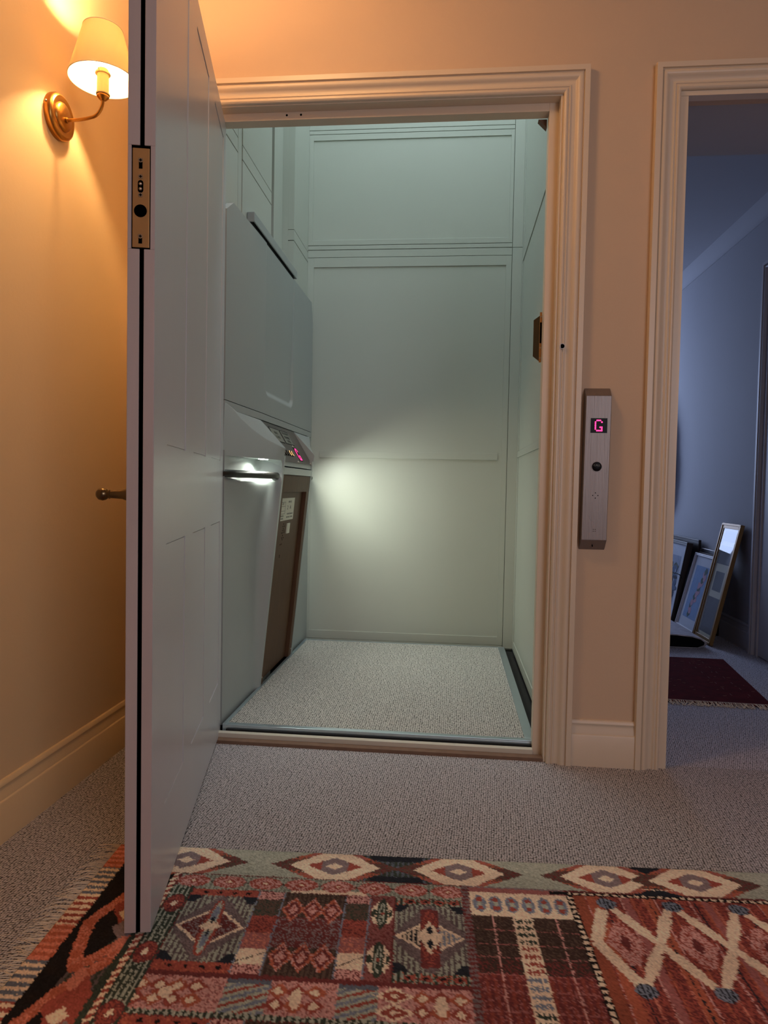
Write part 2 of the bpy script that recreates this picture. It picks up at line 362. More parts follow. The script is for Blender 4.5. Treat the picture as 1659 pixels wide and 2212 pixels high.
# ------------------------------------------------------------------ open door
A = Vector((-.552, -.97, 0)); B = Vector((-.776, .075, 0)); dv = (B - A).normalized(); nv = Vector((dv.y, -dv.x, 0)); LEN = (B - A).length  # nv points to +x
def D(s, t, z): return A + dv * s + nv * t + Vector((0, 0, z))   # t<=0 goes into the leaf
T = .049
dt = thing('door_1', 'tall pale painted panelled door standing open into the hall, edge towards the viewer', 'door', (A.x, A.y, .012), kind='structure')
ZT = 2.062; ZB = .012
leaf = MB()
def dbox(mb, s0, s1, t0, t1, z0, z1, mt=None):
    q = [(s, t) for s, t in ((s0, t0), (s1, t0), (s1, t1), (s0, t1))]
    mb.prism(q, lambda a, b, h: tuple(D(a, b, h)), z0, z1, mt)
cols = [(.122, .341), (.455, .667), (.787, 1.0)]
rows = [(.201, .745), (.945, 1.994)]
# core
dbox(leaf, 0.0055, LEN, -T + .004, -.004, ZB, ZT)
ss = sorted([0.0] + [v for c in cols for v in c] + [LEN]); zz = [ZB, .201, .745, .945, 1.994, ZT]
for i in range(len(ss) - 1):
    for j in range(len(zz) - 1):
        if i in (1, 3, 5) and j in (1, 3):
            g_ = .0028
            for (t0, t1) in ((-.0045, -.0016), (-T + .0016, -T + .0045)):
                dbox(leaf, ss[i] + g_, ss[i + 1] - g_, t0, t1, zz[j] + g_, zz[j + 1] - g_)
        else:
            dbox(leaf, ss[i], ss[i + 1], -.0045, 0, zz[j], zz[j + 1]); dbox(leaf, ss[i], ss[i + 1], -T, -T + .0045, zz[j], zz[j + 1])
leaf.build('door_leaf', M['door'], dt)
ed = MB()
for (t0, t1) in ((-.0285 - .0, 0.0), (-T, -.0215 - .0155)):
    pass
# edge boards, split by the black seal groove, cut out round the lock plate
gl0, gl1 = -.0235 - .004, -.0235 + .004
for (z0, z1) in ((ZB, 1.297), (1.484, ZT)):
    dbox(ed, -.0012, .0054, gl1, -.0003, z0, z1); dbox(ed, -.0012, .0054, -T + .0003, gl0, z0, z1)
dbox(ed, -.0012, .0054, -.0085, -.0003, 1.297, 1.484); dbox(ed, -.0012, .0054, -T + .0003, -.0425, 1.297, 1.484)
o = ed.build('edge_strip', M['door_edge'], dt, bevel=.0008); o['label'] = 'scuffed unpainted-looking leading edge'
se = MB(); dbox(se, .0015, .0054, gl0, gl1, ZB, 1.30); dbox(se, .0015, .0054, gl0, gl1, 1.485, ZT); dbox(se, .001, .0054, -.0425, -.0085, 1.4795, 1.484); dbox(se, .003, .0054, -.0425, -.0085, 1.297, 1.4795)
o = se.build('seal_groove', M['blackhole'], dt); o['label'] = 'black groove running down the door edge'
lp = MB(); dbox(lp, -.0002, .003, -.0405, -.0105, 1.300, 1.479)
o = lp.build('lock_plate', M['plate_brass'], dt, bevel=.0006); o['label'] = 'pale brass lock plate in the door edge'
tc_ = -.0262
def ddisc(mb, z, r, s=-.0004, h=.0004, mt=None, t=tc_, seg=20):
    mb.lathe(D(s, t, z), -dv, [(0, h), (r, h), (r, 0)], mt, seg)
hb = MB()
ddisc(hb, 1.366, .0115); 
for z in (1.449, 1.314): dbox(hb, -.0007, .0, tc_ - .0032, tc_ + .0032, z - .007, z + .005)
dbox(hb, -.0007, .0, tc_ - .0048, tc_ + .0048, 1.4035, 1.4165); ddisc(hb, 1.4035, .0048); ddisc(hb, 1.4165, .0048)
hb.build('lock_hole', M['blackhole'], lp_o := o)
for z in (1.457, 1.4275, 1.3945, 1.320):
    sc = MB(); ddisc(sc, z, .0042, s=-.0008, h=.0006, mt=M['screw'])
    for (a, b) in ((.0026, .0008), (.0008, .0026)): dbox(sc, -.0017, -.0012, tc_ - a, tc_ + a, z - b, z + b, M['blackhole'])
    sc.build('screw', M['screw'], lp_o)
bt = MB()
for z in (1.4145, 1.4055): bt.lathe(D(-.0006, tc_, z), -dv, [(.0032, 0), (.003, .0012), (.0018, .0024), (0, .0028)], M['screw'], 14)
bt.build('bolt_pin', M['screw'], lp_o, smooth=True)
# lever handle on the far (left) face
hd = MB(); hc = D(.06, -T, .845)
hd.lathe(hc, -nv, [(0, 0), (.026, 0), (.0265, .003), (.024, .006), (.016, .007), (.013, .009), (.012, .014), (.009, .022), (.008, .036), (.0075, .044), (.009, .046), (.0078, .049), (.011, .053), (.0125, .059), (.011, .066), (.006, .0705), (0, .0715)], M['dark_brass'], 28)
hd.build('door_handle', M['dark_brass'], dt, smooth=True)
lv = MB(); lv.tube([D(.06, -T - .040, .845), D(.075, -T - .042, .845), D(.10, -T - .042, .846), D(.14, -T - .041, .845), D(.165, -T - .04, .842)], [.008, .0085, .0075, .0075, .010]); lv.build('lever', M['brass'], bpy.data.objects['door_handle'], smooth=True)

# corner block behind the head, and brass lock keep on the frame
tag(MB().prism([(.2535, 2.059), (.2805, 2.059), (.2805, 2.032)], lambda a, b, t: (a, t, b), .086, .11).build('corner_block', M['sillwood']), 'small triangular wooden block in the top right corner of the lift opening', 'block')
kp = thing('lock_keep', 'brass lock keep on the right side of the lift opening', 'lock keep', (.275, .085, 1.28))
kb = MB(); kb.hull([(.277, .088, 1.285), (.277, .088, 1.437), (.3445, .088, 1.437), (.3445, .088, 1.285)], [(.2565, .104, 1.306), (.2565, .104, 1.424), (.3445, .104, 1.424), (.3445, .104, 1.306)])
kb.build('keep_body', M['dark_brass'], kp, bevel=.0008)
kf = MB(); kf.box(.2745, .2812, .0846, .0885, 1.283, 1.445, M['plate_brass']); kf.build('keep_plate', M['plate_brass'], kp, bevel=.0006)
kh = MB(); kh.box(.2752, .2806, .0838, .0855, 1.345, 1.412); kh.build('keep_slot', M['blackhole'], kp)
for z in (1.43, 1.33, 1.297): MB().lathe((.278, .0846, z), (0, -1, 0), [(.003, 0), (.0026, .001), (0, .0014)], seg=14).build('screw', M['screw'], kp, smooth=True)

# ------------------------------------------------------------------ wall lamp
LY = -.44
lt = thing('wall_lamp', 'lit brass wall lamp with a cream cloth shade beside the open door', 'wall lamp', (XL, LY, 1.83))
MB().lathe((XL, LY, 1.832), (1, 0, 0), [(0.057, 0), (.058, .004), (.058, .014), (.055, .0195), (.050, .0225), (.043, .0215), (.040, .0215), (.036, .0205), (.034, .0245), (.028, .0275), (.012, .0285), (0, .0285)], seg=56).build('backplate', M['brass'], lt, smooth=True)
MB().lathe((XL + .007, LY - .058, 1.845), (0, -1, 0), [(.003, 0), (.0025, .0015), (0, .002)], seg=12).build('screw', M['screw'], lt)
XH = -.935
arc = [(XL + .027, LY, 1.823), (XL + .033, LY, 1.823)] + [(XL + .05 + .001 * 0 + i * .012, LY, 1.823 + .00035 * i * i) for i in range(5)]
x_, z_ = arc[-1][0], arc[-1][2]
for k in range(1, 9):
    a = k / 8; arc.append((x_ + (XH - x_) * math.sin(a * math.pi / 2), LY, z_ + .040 * (1 - math.cos(a * math.pi / 2)) + .004 * a))
MB().tube(arc, .0042, seg=16).build('arm', M['brass'], lt, smooth=True)
MB().lathe((XL + .027, LY, 1.823), (1, 0, 0), [(.007, 0), (.007, .006), (.0045, .007)], seg=20).build('arm_collar', M['brass'], lt, smooth=True)
zc = arc[-1][2]
MB().lathe((XH, LY, zc - .002), (0, 0, 1), [(.005, 0), (.010, .003), (.0155, .009), (.0155, .014), (0, .014)], seg=28).build('cup', M['brass'], lt, smooth=True)
MB().lathe((XH, LY, zc + .012), (0, 0, 1), [(.0172, 0), (.0176, .003), (.0155, .005), (.0148, .006), (.0148, .052), (.019, .053), (.019, .057), (.0135, .058), (.0135, .066), (0, .066)], seg=28).build('lamp_holder', M['ivory'], lt, smooth=True)
sh = MB(); zb0, zb1 = 1.923, 2.052
sh.lathe((XH, LY, 0), (0, 0, 1), [(.0855, zb0), (.0495, zb1), (.0485, zb1), (.0845, zb0), (.0855, zb0)], seg=72)
sh.build('lamp_shade', M['shade'], lt, smooth=True)
for (r, z) in ((.0855, zb0), (.0492, zb1)): MB().tube([(XH + r * math.cos(a), LY + r * math.sin(a), z) for a in np.linspace(0, 2 * math.pi, 65)], .0014, seg=6, cap=False).build('shade_rim', M['fringe'], lt, smooth=True)
sp = MB()
for k in range(3):
    a = k * 2.094 + .5; sp.tube([(XH + .018 * math.cos(a), LY + .018 * math.sin(a), zc + .066), (XH + .05 * math.cos(a), LY + .05 * math.sin(a), zc + .095), (XH + .058 * math.cos(a), LY + .058 * math.sin(a), 2.018)], .0009, seg=6)
sp.build('shade_spider', M['screw'], lt)
bl = MB().lathe((XH, LY, zc + .078), (0, 0, 1), [(.008, 0), (.0165, .012), (.018, .022), (.015, .034), (.007, .042), (0, .044)], seg=24)
M['bulb'] = mat('bulb_glow', (255, 240, 210), 0.4, emis=(255, 205, 135), estr=30)
bl.build('bulb', M['bulb'], lt, smooth=True)
pl = bpy.data.lights.new('wall_lamp_bulb', 'POINT'); pl.energy = 20.0; pl.color = (1.0, .62, .28); pl.shadow_soft_size = .02
po = bpy.data.objects.new('wall_lamp_bulb', pl); COL.objects.link(po); po.location = (XH, LY, zc + .142)

# ------------------------------------------------------------------ call panel
cpn = thing('call_panel', 'slim brushed steel lift call panel with a glowing pink G', 'call panel', (.444, 0, .684))
def cpx(z): return .444 + (z - .935) * .006
cb = MB(); W = .0405
P0 = [(-.0395, 0, .684), (.0395, 0, .684), (.0395, 0, 1.188), (-.0395, 0, 1.188)]
P1 = [(-.0385, -.032, .716), (.0385, -.032, .716), (.0385, -.032, 1.161), (-.0385, -.032, 1.161)]
cb.hull([(cpx(p[2]) + p[0], p[1], p[2]) for p in P0], [(cpx(p[2]) + p[0], p[1], p[2]) for p in P1])
cb.build('panel_body', M['steel'], cpn, bevel=.0015)
ds = MB(); ds.box(.447 - .0245, .447 + .0255, -.0328, -.0318, 1.047, 1.092)
ds_o = ds.build('display', M['dispback'], cpn); ds_o['label'] = 'black display showing a pink letter G'
dg_ = MB()
G5 = [".###.", "#...#", "#....", "#....", "#..##", "#...#", ".####"]
for j, row in enumerate(G5):
    for i, ch in enumerate(row):
        if ch == '#': dg_.lathe((.4465 + (i - 2) * .0048, -.0328, 1.0695 - (j - 3) * .0052), (0, -1, 0), [(.0025, 0), (.0025, .0005), (0, .0007)], seg=12)
dg_.build('led_digit', M['ledpink'], ds_o)
bt = MB().lathe((.4445, -.032, .9435), (0, -1, 0), [(.0145, 0), (.0145, .0024), (.0132, .003), (0, .0032)], M['dispback'], 36)
bo = bt.build('call_button', M['dispback'], cpn, smooth=True); bo['label'] = 'round black call button'
tx = MB(); text_mesh(tx, 'CALL', .0085, lambda u, v, w_: (.4445 + u, -.0353 - w_, .9475 + v), M['signgrey']); tx.build('lettering', M['signgrey'], bo)
MB().lathe((.4445, -.032, .9435), (0, -1, 0), [(.0147, 0), (.0147, .0016), (.0162, .0016), (.0165, 0)], seg=36).build('button_ring', M['steel'], cpn, smooth=True)
for (hx, hz, hr_) in [(.443 + dx, .8545 + dz, .0016) for (dx, dz) in ((0, .008), (0, -.008), (-.0078, 0), (.0078, 0))] + [(.4425 + dx, .747 + dz, .0012) for dx in (-.0028, .0028) for dz in (-.0028, .0028)]:
    MB().disc((hx, -.0318, hz), (0, -1, 0), hr_, .0006).build('speaker_hole', M['blackhole'], cpn)
MB().disc((.441, -.0165, .700), (0, -.7, -.7), .0016, .006).build('screw_hole', M['blackhole'], cpn)
MB().lathe((.4425, -.032, .7885), (0, -1, 0), [(.0153, 0), (.0153, .0006), (.0159, .0006), (.0159, 0)], seg=40).build('blank_ring', M['steel_dark'], cpn)

# ------------------------------------------------------------------ the lift
LF = thing('home_lift', 'open platform home lift with grey mast unit, wood panel and woven floor mat', 'lift', (-.25, .75, .0))
pf = MB()
pf.box(-.765, .294, .065, 1.405, .004, .0375)
pf.build('platform', M['alu'], LF, bevel=.001)
fm = MB(); fm.box(-.752, .262, .088, 1.388, .0372, .041); fm.build('floor_mat', M['mat'], LF)
fr = MB(); fr.box(-.765, -.752, .065, 1.405, .037, .0445); fr.box(-.752, .294, .065, .088, .037, .0425); fr.box(-.752, .294, 1.388, 1.405, .037, .0425); fr.box(.262, .294, .088, 1.388, .037, .0425)
fr.build('platform_trim', M['alu'], LF, bevel=.0008)
rb = MB(); rb.box(.296, .331, .075, 1.40, .006, .022); rb.box(-.75, .29, .056, .0645, .004, .03); rb.box(-.75, .30, 1.407, 1.46, .004, .022)  # rubber edge at right; front and back strips paint in the gap shade
rb.build('edge_and_gap_shade', M['black'], LF)
# upper panel: pressed cover with a long scoop
def smooth(a, b, x):
    t = np.clip((x - a) / (b - a), 0, 1); return t * t * (3 - 2 * t)
def scoop(y, z):
    r = .05
    inside = smooth(.552, .566, y) * (1 - smooth(1.035, 1.052, y)); zb = 1.232 + .02 * max(0, 1 - (y - .56) / r) ** 2 + .03 * max(0, 1 - (1.05 - y) / r) ** 2
    return .013 * inside * smooth(zb, zb + .028, z) * (1 - .75 * smooth(1.30, 1.80, z))
up = MB()
def ztop(y):
    if y < .157: return 1.80 + (y - .09) / .067 * .046
    if y > 1.447: return 1.846 - (y - 1.447) / .043 * .103
    return 1.846
ys = sorted(set([.09, .12, .157, .2, .30, .45, .54, .70, .8, .9, 1.2, 1.447, 1.47, 1.49] + list(np.linspace(.548, .63, 22)) + list(np.linspace(.97, 1.056, 24))))
zs0 = sorted(set([0, .05, 1.0] + list(np.linspace(.07, .20, 26)) + list(np.linspace(.2, 1, 24))))
vs = []; nz_ = len(zs0)
for y in ys:
    zt = ztop(y)
    for q in zs0:
        z = 1.158 + (zt - 1.158) * q; vs.append((-.765 - .011 * max(0, (.5 - y) / .41) - scoop(y, z), y, z))
fs = [(i * nz_ + j, (i + 1) * nz_ + j, (i + 1) * nz_ + j + 1, i * nz_ + j + 1) for i in range(len(ys) - 1) for j in range(nz_ - 1)]
k0 = len(vs)
# rim returning to the wall
rim = [i * nz_ for i in range(len(ys))] + [(len(ys) - 1) * nz_ + j for j in range(1, nz_)] + [i * nz_ + nz_ - 1 for i in range(len(ys) - 2, -1, -1)] + [j for j in range(nz_ - 2, 0, -1)]
for i in rim: vs.append((-.7985, vs[i][1], vs[i][2]))
n = len(rim)
fs += [(rim[i], rim[(i + 1) % n], k0 + (i + 1) % n, k0 + i) for i in range(n)]
up.add(vs, fs); up.build('upper_panel', M['cab'], LF, smooth=True)
us = MB(); us.hull([(-.7985, .09, 1.129), (-.776, .09, 1.129), (-.765, .5, 1.129), (-.765, 1.488, 1.129), (-.7985, 1.488, 1.129)], [(-.7985, .09, 1.1555), (-.776, .09, 1.1555), (-.765, .5, 1.1555), (-.765, 1.488, 1.1555), (-.7985, 1.488, 1.1555)]); us.build('panel_rail', M['cab'], LF, bevel=.001)
MB().box(-.7985, -.784, .16, 1.485, 1.10, 1.13).build('shadow_gap', M['black'], LF)  # black strips painted in for the shade in the panel's gaps
MB().box(-.799, -.782, .165, 1.44, 1.8465, 1.850).build('shadow_gap', M['black'], LF)
# ledge above the panel
lg = MB(); lg.box(-.776, -.770, .40, 1.12, 1.872, 1.908); lg.box(-.799, -.770, .392, .402, 1.872, 1.908); lg.box(-.799, -.770, 1.115, 1.124, 1.872, 1.908); lg.box(-.799, -.77, .392, 1.124, 1.904, 1.909)
lg.build('top_ledge', M['cab'], LF, bevel=.0025)
ub = MB(); ub.box(-.7995, -.782, .402, 1.10, 1.85, 1.90); ub.build('ledge_gap_shade', M['black'], LF)  # black backing painted in as the dark under the ledge
# console shell
YC = .79
def xf(z): return -.760 + .088 * (z - .04) / .90
def xfl(z, y=.12):
    """flank surface: flat low down, swelling out towards the frame and the hood"""
    k = np.interp(z, [.03, .45, .60, .69, .78, .84, .868, .882, .890, .985], [0, .004, .010, .018, .034, .048, .053, .050, .006, .004])
    return -.776 + float(k) * max(0.0, min(1.0, (y - .10) / .36))
cs = MB()
zl = list(np.linspace(.03, .84, 22)) + [.85, .858, .864, .870, .876, .880, .884, .887, .890, .90, .92, .94, .96, .985]
for mir in (0, 1):
    my = (lambda y: y) if not mir else (lambda y: 2 * YC - y)
    # flank: plan stations from the shaft wall out to the frame strip
    st = [(.09, 0), (.18, 0), (.27, 0), (.36, 0), (.44, 0), (.462, .04), (.476, .2), (.486, .5), (.495, .85), (.500, 1.0), (.522, 1.0), (.5221, .86)]
    vs = []; fs = []; nn = len(st)
    for z in zl:
        for (y, k) in st:
            e = min(1.0, (.985 - z) / .03); 
            vs.append((xfl(z, y) + (xf(z) - xfl(z, y)) * k, my(y), z))
    for i in range(len(zl) - 1):
        for j in range(nn - 1): fs.append((i * nn + j, i * nn + j + 1, (i + 1) * nn + j + 1, (i + 1) * nn + j))
    cs.add(vs, fs)
    # near/far end return to the wall
    cs.add([(xfl(.03), my(.09), .03), (xfl(.985), my(.09), .985), (-.7985, my(.09), .985), (-.7985, my(.09), .03)], [(0, 1, 2, 3)])
    # rounded gusset in the upper corner of the recess
    gp = []
    for k in range(9):
        a = k / 8 * math.pi / 2; gp.append((.464 + .034 * math.sin(a), .968 - .040 + .040 * math.cos(a)))
    gp = [(.500, .968)] + [(.464, .9681)] + gp[1:] + [(.500, .928)]
    cs.prism(gp, lambda a, b, t: (t, my(a), b), -.735, -.674)
    # wing: list of stations (y, x bottom outer, x ridge, z ridge)
    S = [(.088, -.780, -.777, 1.150), (.103, -.775, -.773, 1.147), (.142, -.765, -.765, 1.136), (.19, -.752, -.752, 1.107), (.27, -.730, -.733, 1.076), (.355, -.706, -.705, 1.046), (.43, -.685, -.682, 1.030), (.490, -.671, -.666, 1.0215), (.500, -.669, -.664, 1.020)]
    vs = []; fs = []; 
    for (y, xb, xr, zr) in S:
        zw = max(1.1265, zr + .001); vs += [(-.7985, my(y), .967), (xb, my(y), .967), (xb - .001, my(y), .970), (xr + .001, my(y), zr - .006), (xr - .003, my(y), zr), (min(-.766, xr - .006), my(y), zw), (-.7985, my(y), zw)]
    for i in range(len(S) - 1):
        for j in range(7): fs.append((i * 7 + j, i * 7 + (j + 1) % 7, (i + 1) * 7 + (j + 1) % 7, (i + 1) * 7 + j))
    fs += [tuple(range(7)), tuple(range((len(S) - 1) * 7, len(S) * 7))]
    cs.add(vs, fs)
# centre backing
cs.add([(-.77, .5, 1.1265), (-.77, 1.08, 1.1265), (-.674, 1.08, .9625), (-.674, .5, .9625), (-.674, .5, .946), (-.674, 1.08, .946), (-.70, .5, .946), (-.70, 1.08, .946), (-.7985, .5, 1.1265), (-.7985, 1.08, 1.1265)],
       [(0, 1, 2, 3), (3, 2, 5, 4), (4, 5, 7, 6), (0, 1, 9, 8)])
cs_o = cs.build('console', M['cab'], LF, smooth=True); cs_o['label'] = 'grey sculpted console with swept wings'
ksp = MB(); ksp.hull([(xf(.912), .524, .912), (xf(.912), 1.056, .912), (-.79, 1.056, .912), (-.79, .524, .912)], [(xf(.941), .524, .941), (xf(.941), 1.056, .941), (-.79, 1.056, .941), (-.79, .524, .941)])
ksp.build('console_strip', M['cab'], LF, bevel=.0008)
# control plate (sloping), u along y, v up the slope
Pb = Vector((-.6725, 0, .9635)); Pt = Vector((-.7675, 0, 1.1225)); sl_ = (Pt - Pb); SLL = sl_.length; sd = sl_.normalized(); nn_ = Vector((sl_.z, 0, -sl_.x)).normalized()
if nn_.x < 0: nn_ = -nn_
def CP(y, v, h=0): p = Pb + sd * v + nn_ * h; return (p.x, y, p.z)
def cpbox(mb, y0, y1, v0, v1, h0, h1, mt=None):
    mb.prism([(y0, v0), (y1, v0), (y1, v1), (y0, v1)], lambda a, b, t: CP(a, b, t), h0, h1, mt)
ct = MB(); cpbox(ct, .502, 1.078, .001, SLL, 0, .0018)
cto = ct.build('control_plate', M['steel_dark'], LF); cto['label'] = 'sloping brushed steel control plate with a red glowing display'
for si, (y0, y1, lines) in enumerate(((.575, .735, ('MAX', 'LOAD')), (.752, .905, ('MAXIMUM', 'NUMBER', '2 PERS')))):
    sg = MB(); cpbox(sg, y0, y1, .098, .168, .0018, .0026, M['dispback']); cpbox(sg, y0 + .005, y1 - .005, .102, .164, .0026, .003, M['signgrey'])
    so = sg.build('sign_plate', M['signgrey'], cto); so['label'] = ('grey instruction plate half hidden behind the near wing', 'grey instruction plate with three dark lines of lettering')[si]
    tx = MB()
    for k, ln_ in enumerate(lines):
        c_y = (y0 + y1) / 2; vv = .133 + (len(lines) - 1) * .010 - k * .020
        text_mesh(tx, ln_, .026 if len(ln_) < 8 else .022, lambda u, v, w_, c=c_y, q=vv: CP(c + u * .95, q + v * .72, .003 + w_), M['dispback'])
    # lettering is part of its plate
    tx.build('lettering', M['dispback'], so)
for k, (y, mt_) in enumerate(((.585, 'screw'), (.625, 'screw'), (.665, 'screw'), (.705, 'ledwarm'), (.745, 'ledwarm'))):
    b_ = MB(); c = CP(y, .047, .0018)
    b_.lathe(c, nn_, [(.014, 0), (.014, .003), (.0125, .004)], M['dispback'], 24); b_.lathe(c, nn_, [(.0125, .004), (.0095, .0045), (.0095, .0048)], M[mt_], 24); b_.lathe(c, nn_, [(.0095, .0046), (0, .005)], M['dispback'], 24)
    b_.build('push_button', M['dispback'], cto, smooth=True)
ld = MB(); cpbox(ld, .84, .90, .015, .085, .0018, .003, M['dispback'])
ldo = ld.build('display', M['dispback'], cto)
l2 = MB()
for j, row in enumerate(G5):
    for i, ch in enumerate(row):
        if ch == '#': l2.lathe(CP(.87 + (i - 2) * .009, .05 - (j - 3) * .0088, .003), nn_, [(.0046, 0), (.0046, .0008), (0, .001)], seg=8)
l2.build('led_digit', M['ledpink'], ldo)
for (y, v) in ((.53, .008), (.79, .008), (1.05, .008), (.86, .092)): MB().lathe(CP(y, v, .0018), nn_, [(.005, 0), (.0042, .002), (0, .0026)], seg=14).build('screw', M['screw'], cto, smooth=True)
# wood panel with recessed field
wp = MB()
def WPf(y, z, h=0): return (xf(z) - .002 + h, y, z)
def wbx(mb, y0, y1, z0, z1, h0, h1, mt=None):
    mb.hull([WPf(y0, z0, h0), WPf(y1, z0, h0), WPf(y1, z0, h1), WPf(y0, z0, h1)], [WPf(y0, z1, h0), WPf(y1, z1, h0), WPf(y1, z1, h1), WPf(y0, z1, h1)], mt)
wbx(wp, .524, 1.056, .044, .910, -.028, -.019)
wbx(wp, .524, .556, .044, .910, -.019, 0); wbx(wp, 1.006, 1.056, .044, .910, -.019, 0); wbx(wp, .556, 1.006, .838, .910, -.019, 0)
wpo = wp.build('wood_panel', M['wood'], LF, bevel=.0012); wpo['label'] = 'dark wood infill panel'
def WL(y0, y1, z0, z1, name, mt, h0=-.019, h1=-.0183, par=None):
    q = MB(); wbx(q, y0, y1, z0, z1, h0, h1); return q.build(name, mt, par or wpo)
la = WL(.60, .86, .715, .812, 'rating_label', M['label']); la['label'] = 'cream printed rating label'
lt2 = MB()
for (y0, y1, z0, z1) in ((.614, .694, .794, .7955), (.614, .694, .776, .7775), (.614, .694, .756, .7575), (.614, .694, .744, .7455), (.6135, .6155, .744, .7955), (.693, .695, .744, .7955)): wbx(lt2, y0, y1, z0, z1, -.0183, -.018)
def wtext(s, yc, z, size):
    text_mesh(lt2, s, size, lambda u, v, w_: tuple(Vector(WPf(yc + u * 1.2, z + v * .8, -.0183 + w_))), M['ink'])
for s, yc, z, q in (('LIFT', .654, .787, .016), ('400 KG', .775, .795, .016), ('2', .74, .770, .03), ('A', .79, .770, .03), ('MODEL', .654, .735, .013), ('SERIAL', .654, .724, .013), ('MAINTENANCE', .79, .742, .013), ('INSTRUCTIONS', .785, .728, .013)):
    wtext(s, yc, z, q)
for i_ in range(len(lt2.m)): lt2.m[i_] = 0
lt2.mats = [M['ink']]; lt2.build('lettering', M['ink'], la)
sm = WL(.755, .805, .655, .700, 'small_label', M['label'], h1=-.015); sm['label'] = 'small white folded label'
for (y, z) in ((.70, .700), (.69, .690), (.715, .690), (.70, .68), (.69, .672), (.715, .672), (.68, .662), (.70, .662), (.72, .664), (.70, .65), (.69, .64), (.715, .64), (.70, .632), (.675, .612), (.695, .613), (.685, .565), (.685, .558)):
    MB().lathe(WPf(y, z, -.019), (1, 0, 0), [(.0032, 0), (.0032, .0006), (0, .0006)], seg=8).build('speaker_hole', M['blackhole'], wpo)
for (y, z) in ((.535, .075), (1.045, .075)): MB().lathe(WPf(y, z), (1, 0, 0), [(.004, 0), (.003, .0016), (0, .002)], seg=12).build('screw', M['screw'], wpo, smooth=True)
# handrails and LED lenses under the wings
for mir in (0, 1):
    my = (lambda y: y) if not mir else (lambda y: 2 * YC - y)
    hr = MB(); pth = [(-.790, my(.092), .905), (-.772, my(.105), .905)] + [(-.772 + .082 * t, my(.105 + .36 * t), .905) for t in np.linspace(.12, 1, 7)] + [(-.694, my(.480), .902), (-.706, my(.492), .900)]
    hr.tube(pth, .0135, seg=18)
    o = hr.build('handrail', mat('gunmetal_rail', (74, 72, 70), 0.32, metal=0.9), LF, smooth=True); 
    le = MB(); le.box(-.735, -.712, min(my(.36), my(.42)), max(my(.36), my(.42)), .9645, .9672); le.build('downlight', M['led'], LF)
    l = bpy.data.lights.new('lift_downlight', 'AREA'); l.shape = 'RECTANGLE'; l.size = .03; l.size_y = .06; l.energy = 1.5 if not mir else 4.4; l.color = (.95, 1.0, .86); l.spread = math.radians(150 if not mir else 165)
    lo = bpy.data.objects.new('lift_downlight', l); COL.objects.link(lo); lo.location = (-.708, my(.38), .962) if not mir else (-.690, my(.47), .962)
    tgt = Vector((-.745, my(.32), .5)) if not mir else Vector((-.16, 1.36, .28)); lo.rotation_euler = (tgt - lo.location).to_track_quat('-Z', 'Y').to_euler()

# ------------------------------------------------------------------ far room things
def leaning_frame(name, label, y0, y1, xb, xt, zt, border, depth, fmat, inner, group=None, side=None):
    """frame leaning on the wall: bottom edge at x=xb on the floor, top back edge near x=xt"""
    th = thing(name, label, 'picture frame', (xb, (y0 + y1) / 2, 0), 'framed pictures leaning on the far room wall')
    b0 = Vector((xb, 0, depth * .35)); up_ = Vector((xt - xb, 0, zt)).normalized(); nrm = Vector((-up_.z, 0, up_.x)); H = math.hypot(xt - xb, zt)
    def Q(y, v, h): p = b0 + up_ * v + nrm * h; return (p.x, y, p.z)
    def bx(mb, a0, a1, v0, v1, h0, h1, mt=None): mb.prism([(a0, v0), (a1, v0), (a1, v1), (a0, v1)], lambda a, b, t: Q(a, b, t), h0, h1, mt)
    fr_ = MB(); bo_ = border
    for (a0, a1, v0, v1) in ((y0, y0 + bo_, 0, H), (y1 - bo_, y1, 0, H), (y0 + bo_, y1 - bo_, 0, bo_), (y0 + bo_, y1 - bo_, H - bo_, H)):
        bx(fr_, a0, a1, v0, v1, -depth, 0)
        # raised outer lip
    for (a0, a1, v0, v1) in ((y0, y0 + bo_ * .4, 0, H), (y1 - bo_ * .4, y1, 0, H), (y0, y1, 0, bo_ * .4), (y0, y1, H - bo_ * .4, H)): bx(fr_, a0, a1, v0, v1, 0, .004)
    fr_.build('frame', fmat, th, bevel=.0012)
    pic = MB(); bx(pic, y0 + bo_, y1 - bo_, bo_, H - bo_, -depth + .001, -.010, M['darkwood']); inner(pic, lambda a0, a1, v0, v1, h, mt: bx(pic, a0, a1, v0, v1, h, h + .0006, mt), y0 + bo_, y1 - bo_, bo_, H - bo_, Q)
    pic.build('picture', M['mount'], th)
    gs = MB(); gs.add([Q(y0 + bo_, bo_, -.0035), Q(y1 - bo_, bo_, -.0035), Q(y1 - bo_, H - bo_, -.0035), Q(y0 + bo_, H - bo_, -.0035)], [(0, 1, 2, 3)]); gs.build('glass', M['glass'], th)
    return th
cB = [mat('ink_%d' % i, c, .9) for i, c in enumerate(((40, 44, 58), (62, 66, 80), (112, 118, 100), (160, 170, 190), (90, 110, 140)))]
def blob(pic, Q, y, v, ry, rv, h, mt, n=14, jit=.25):
    c = [(y + ry * math.cos(a) * (1 + random.uniform(-jit, jit)), v + rv * math.sin(a) * (1 + random.uniform(-jit, jit))) for a in np.linspace(0, 2 * math.pi, n, endpoint=False)]
    pic.prism(c, lambda a, b, t: Q(a, b, t), h, h + .0004, mt)
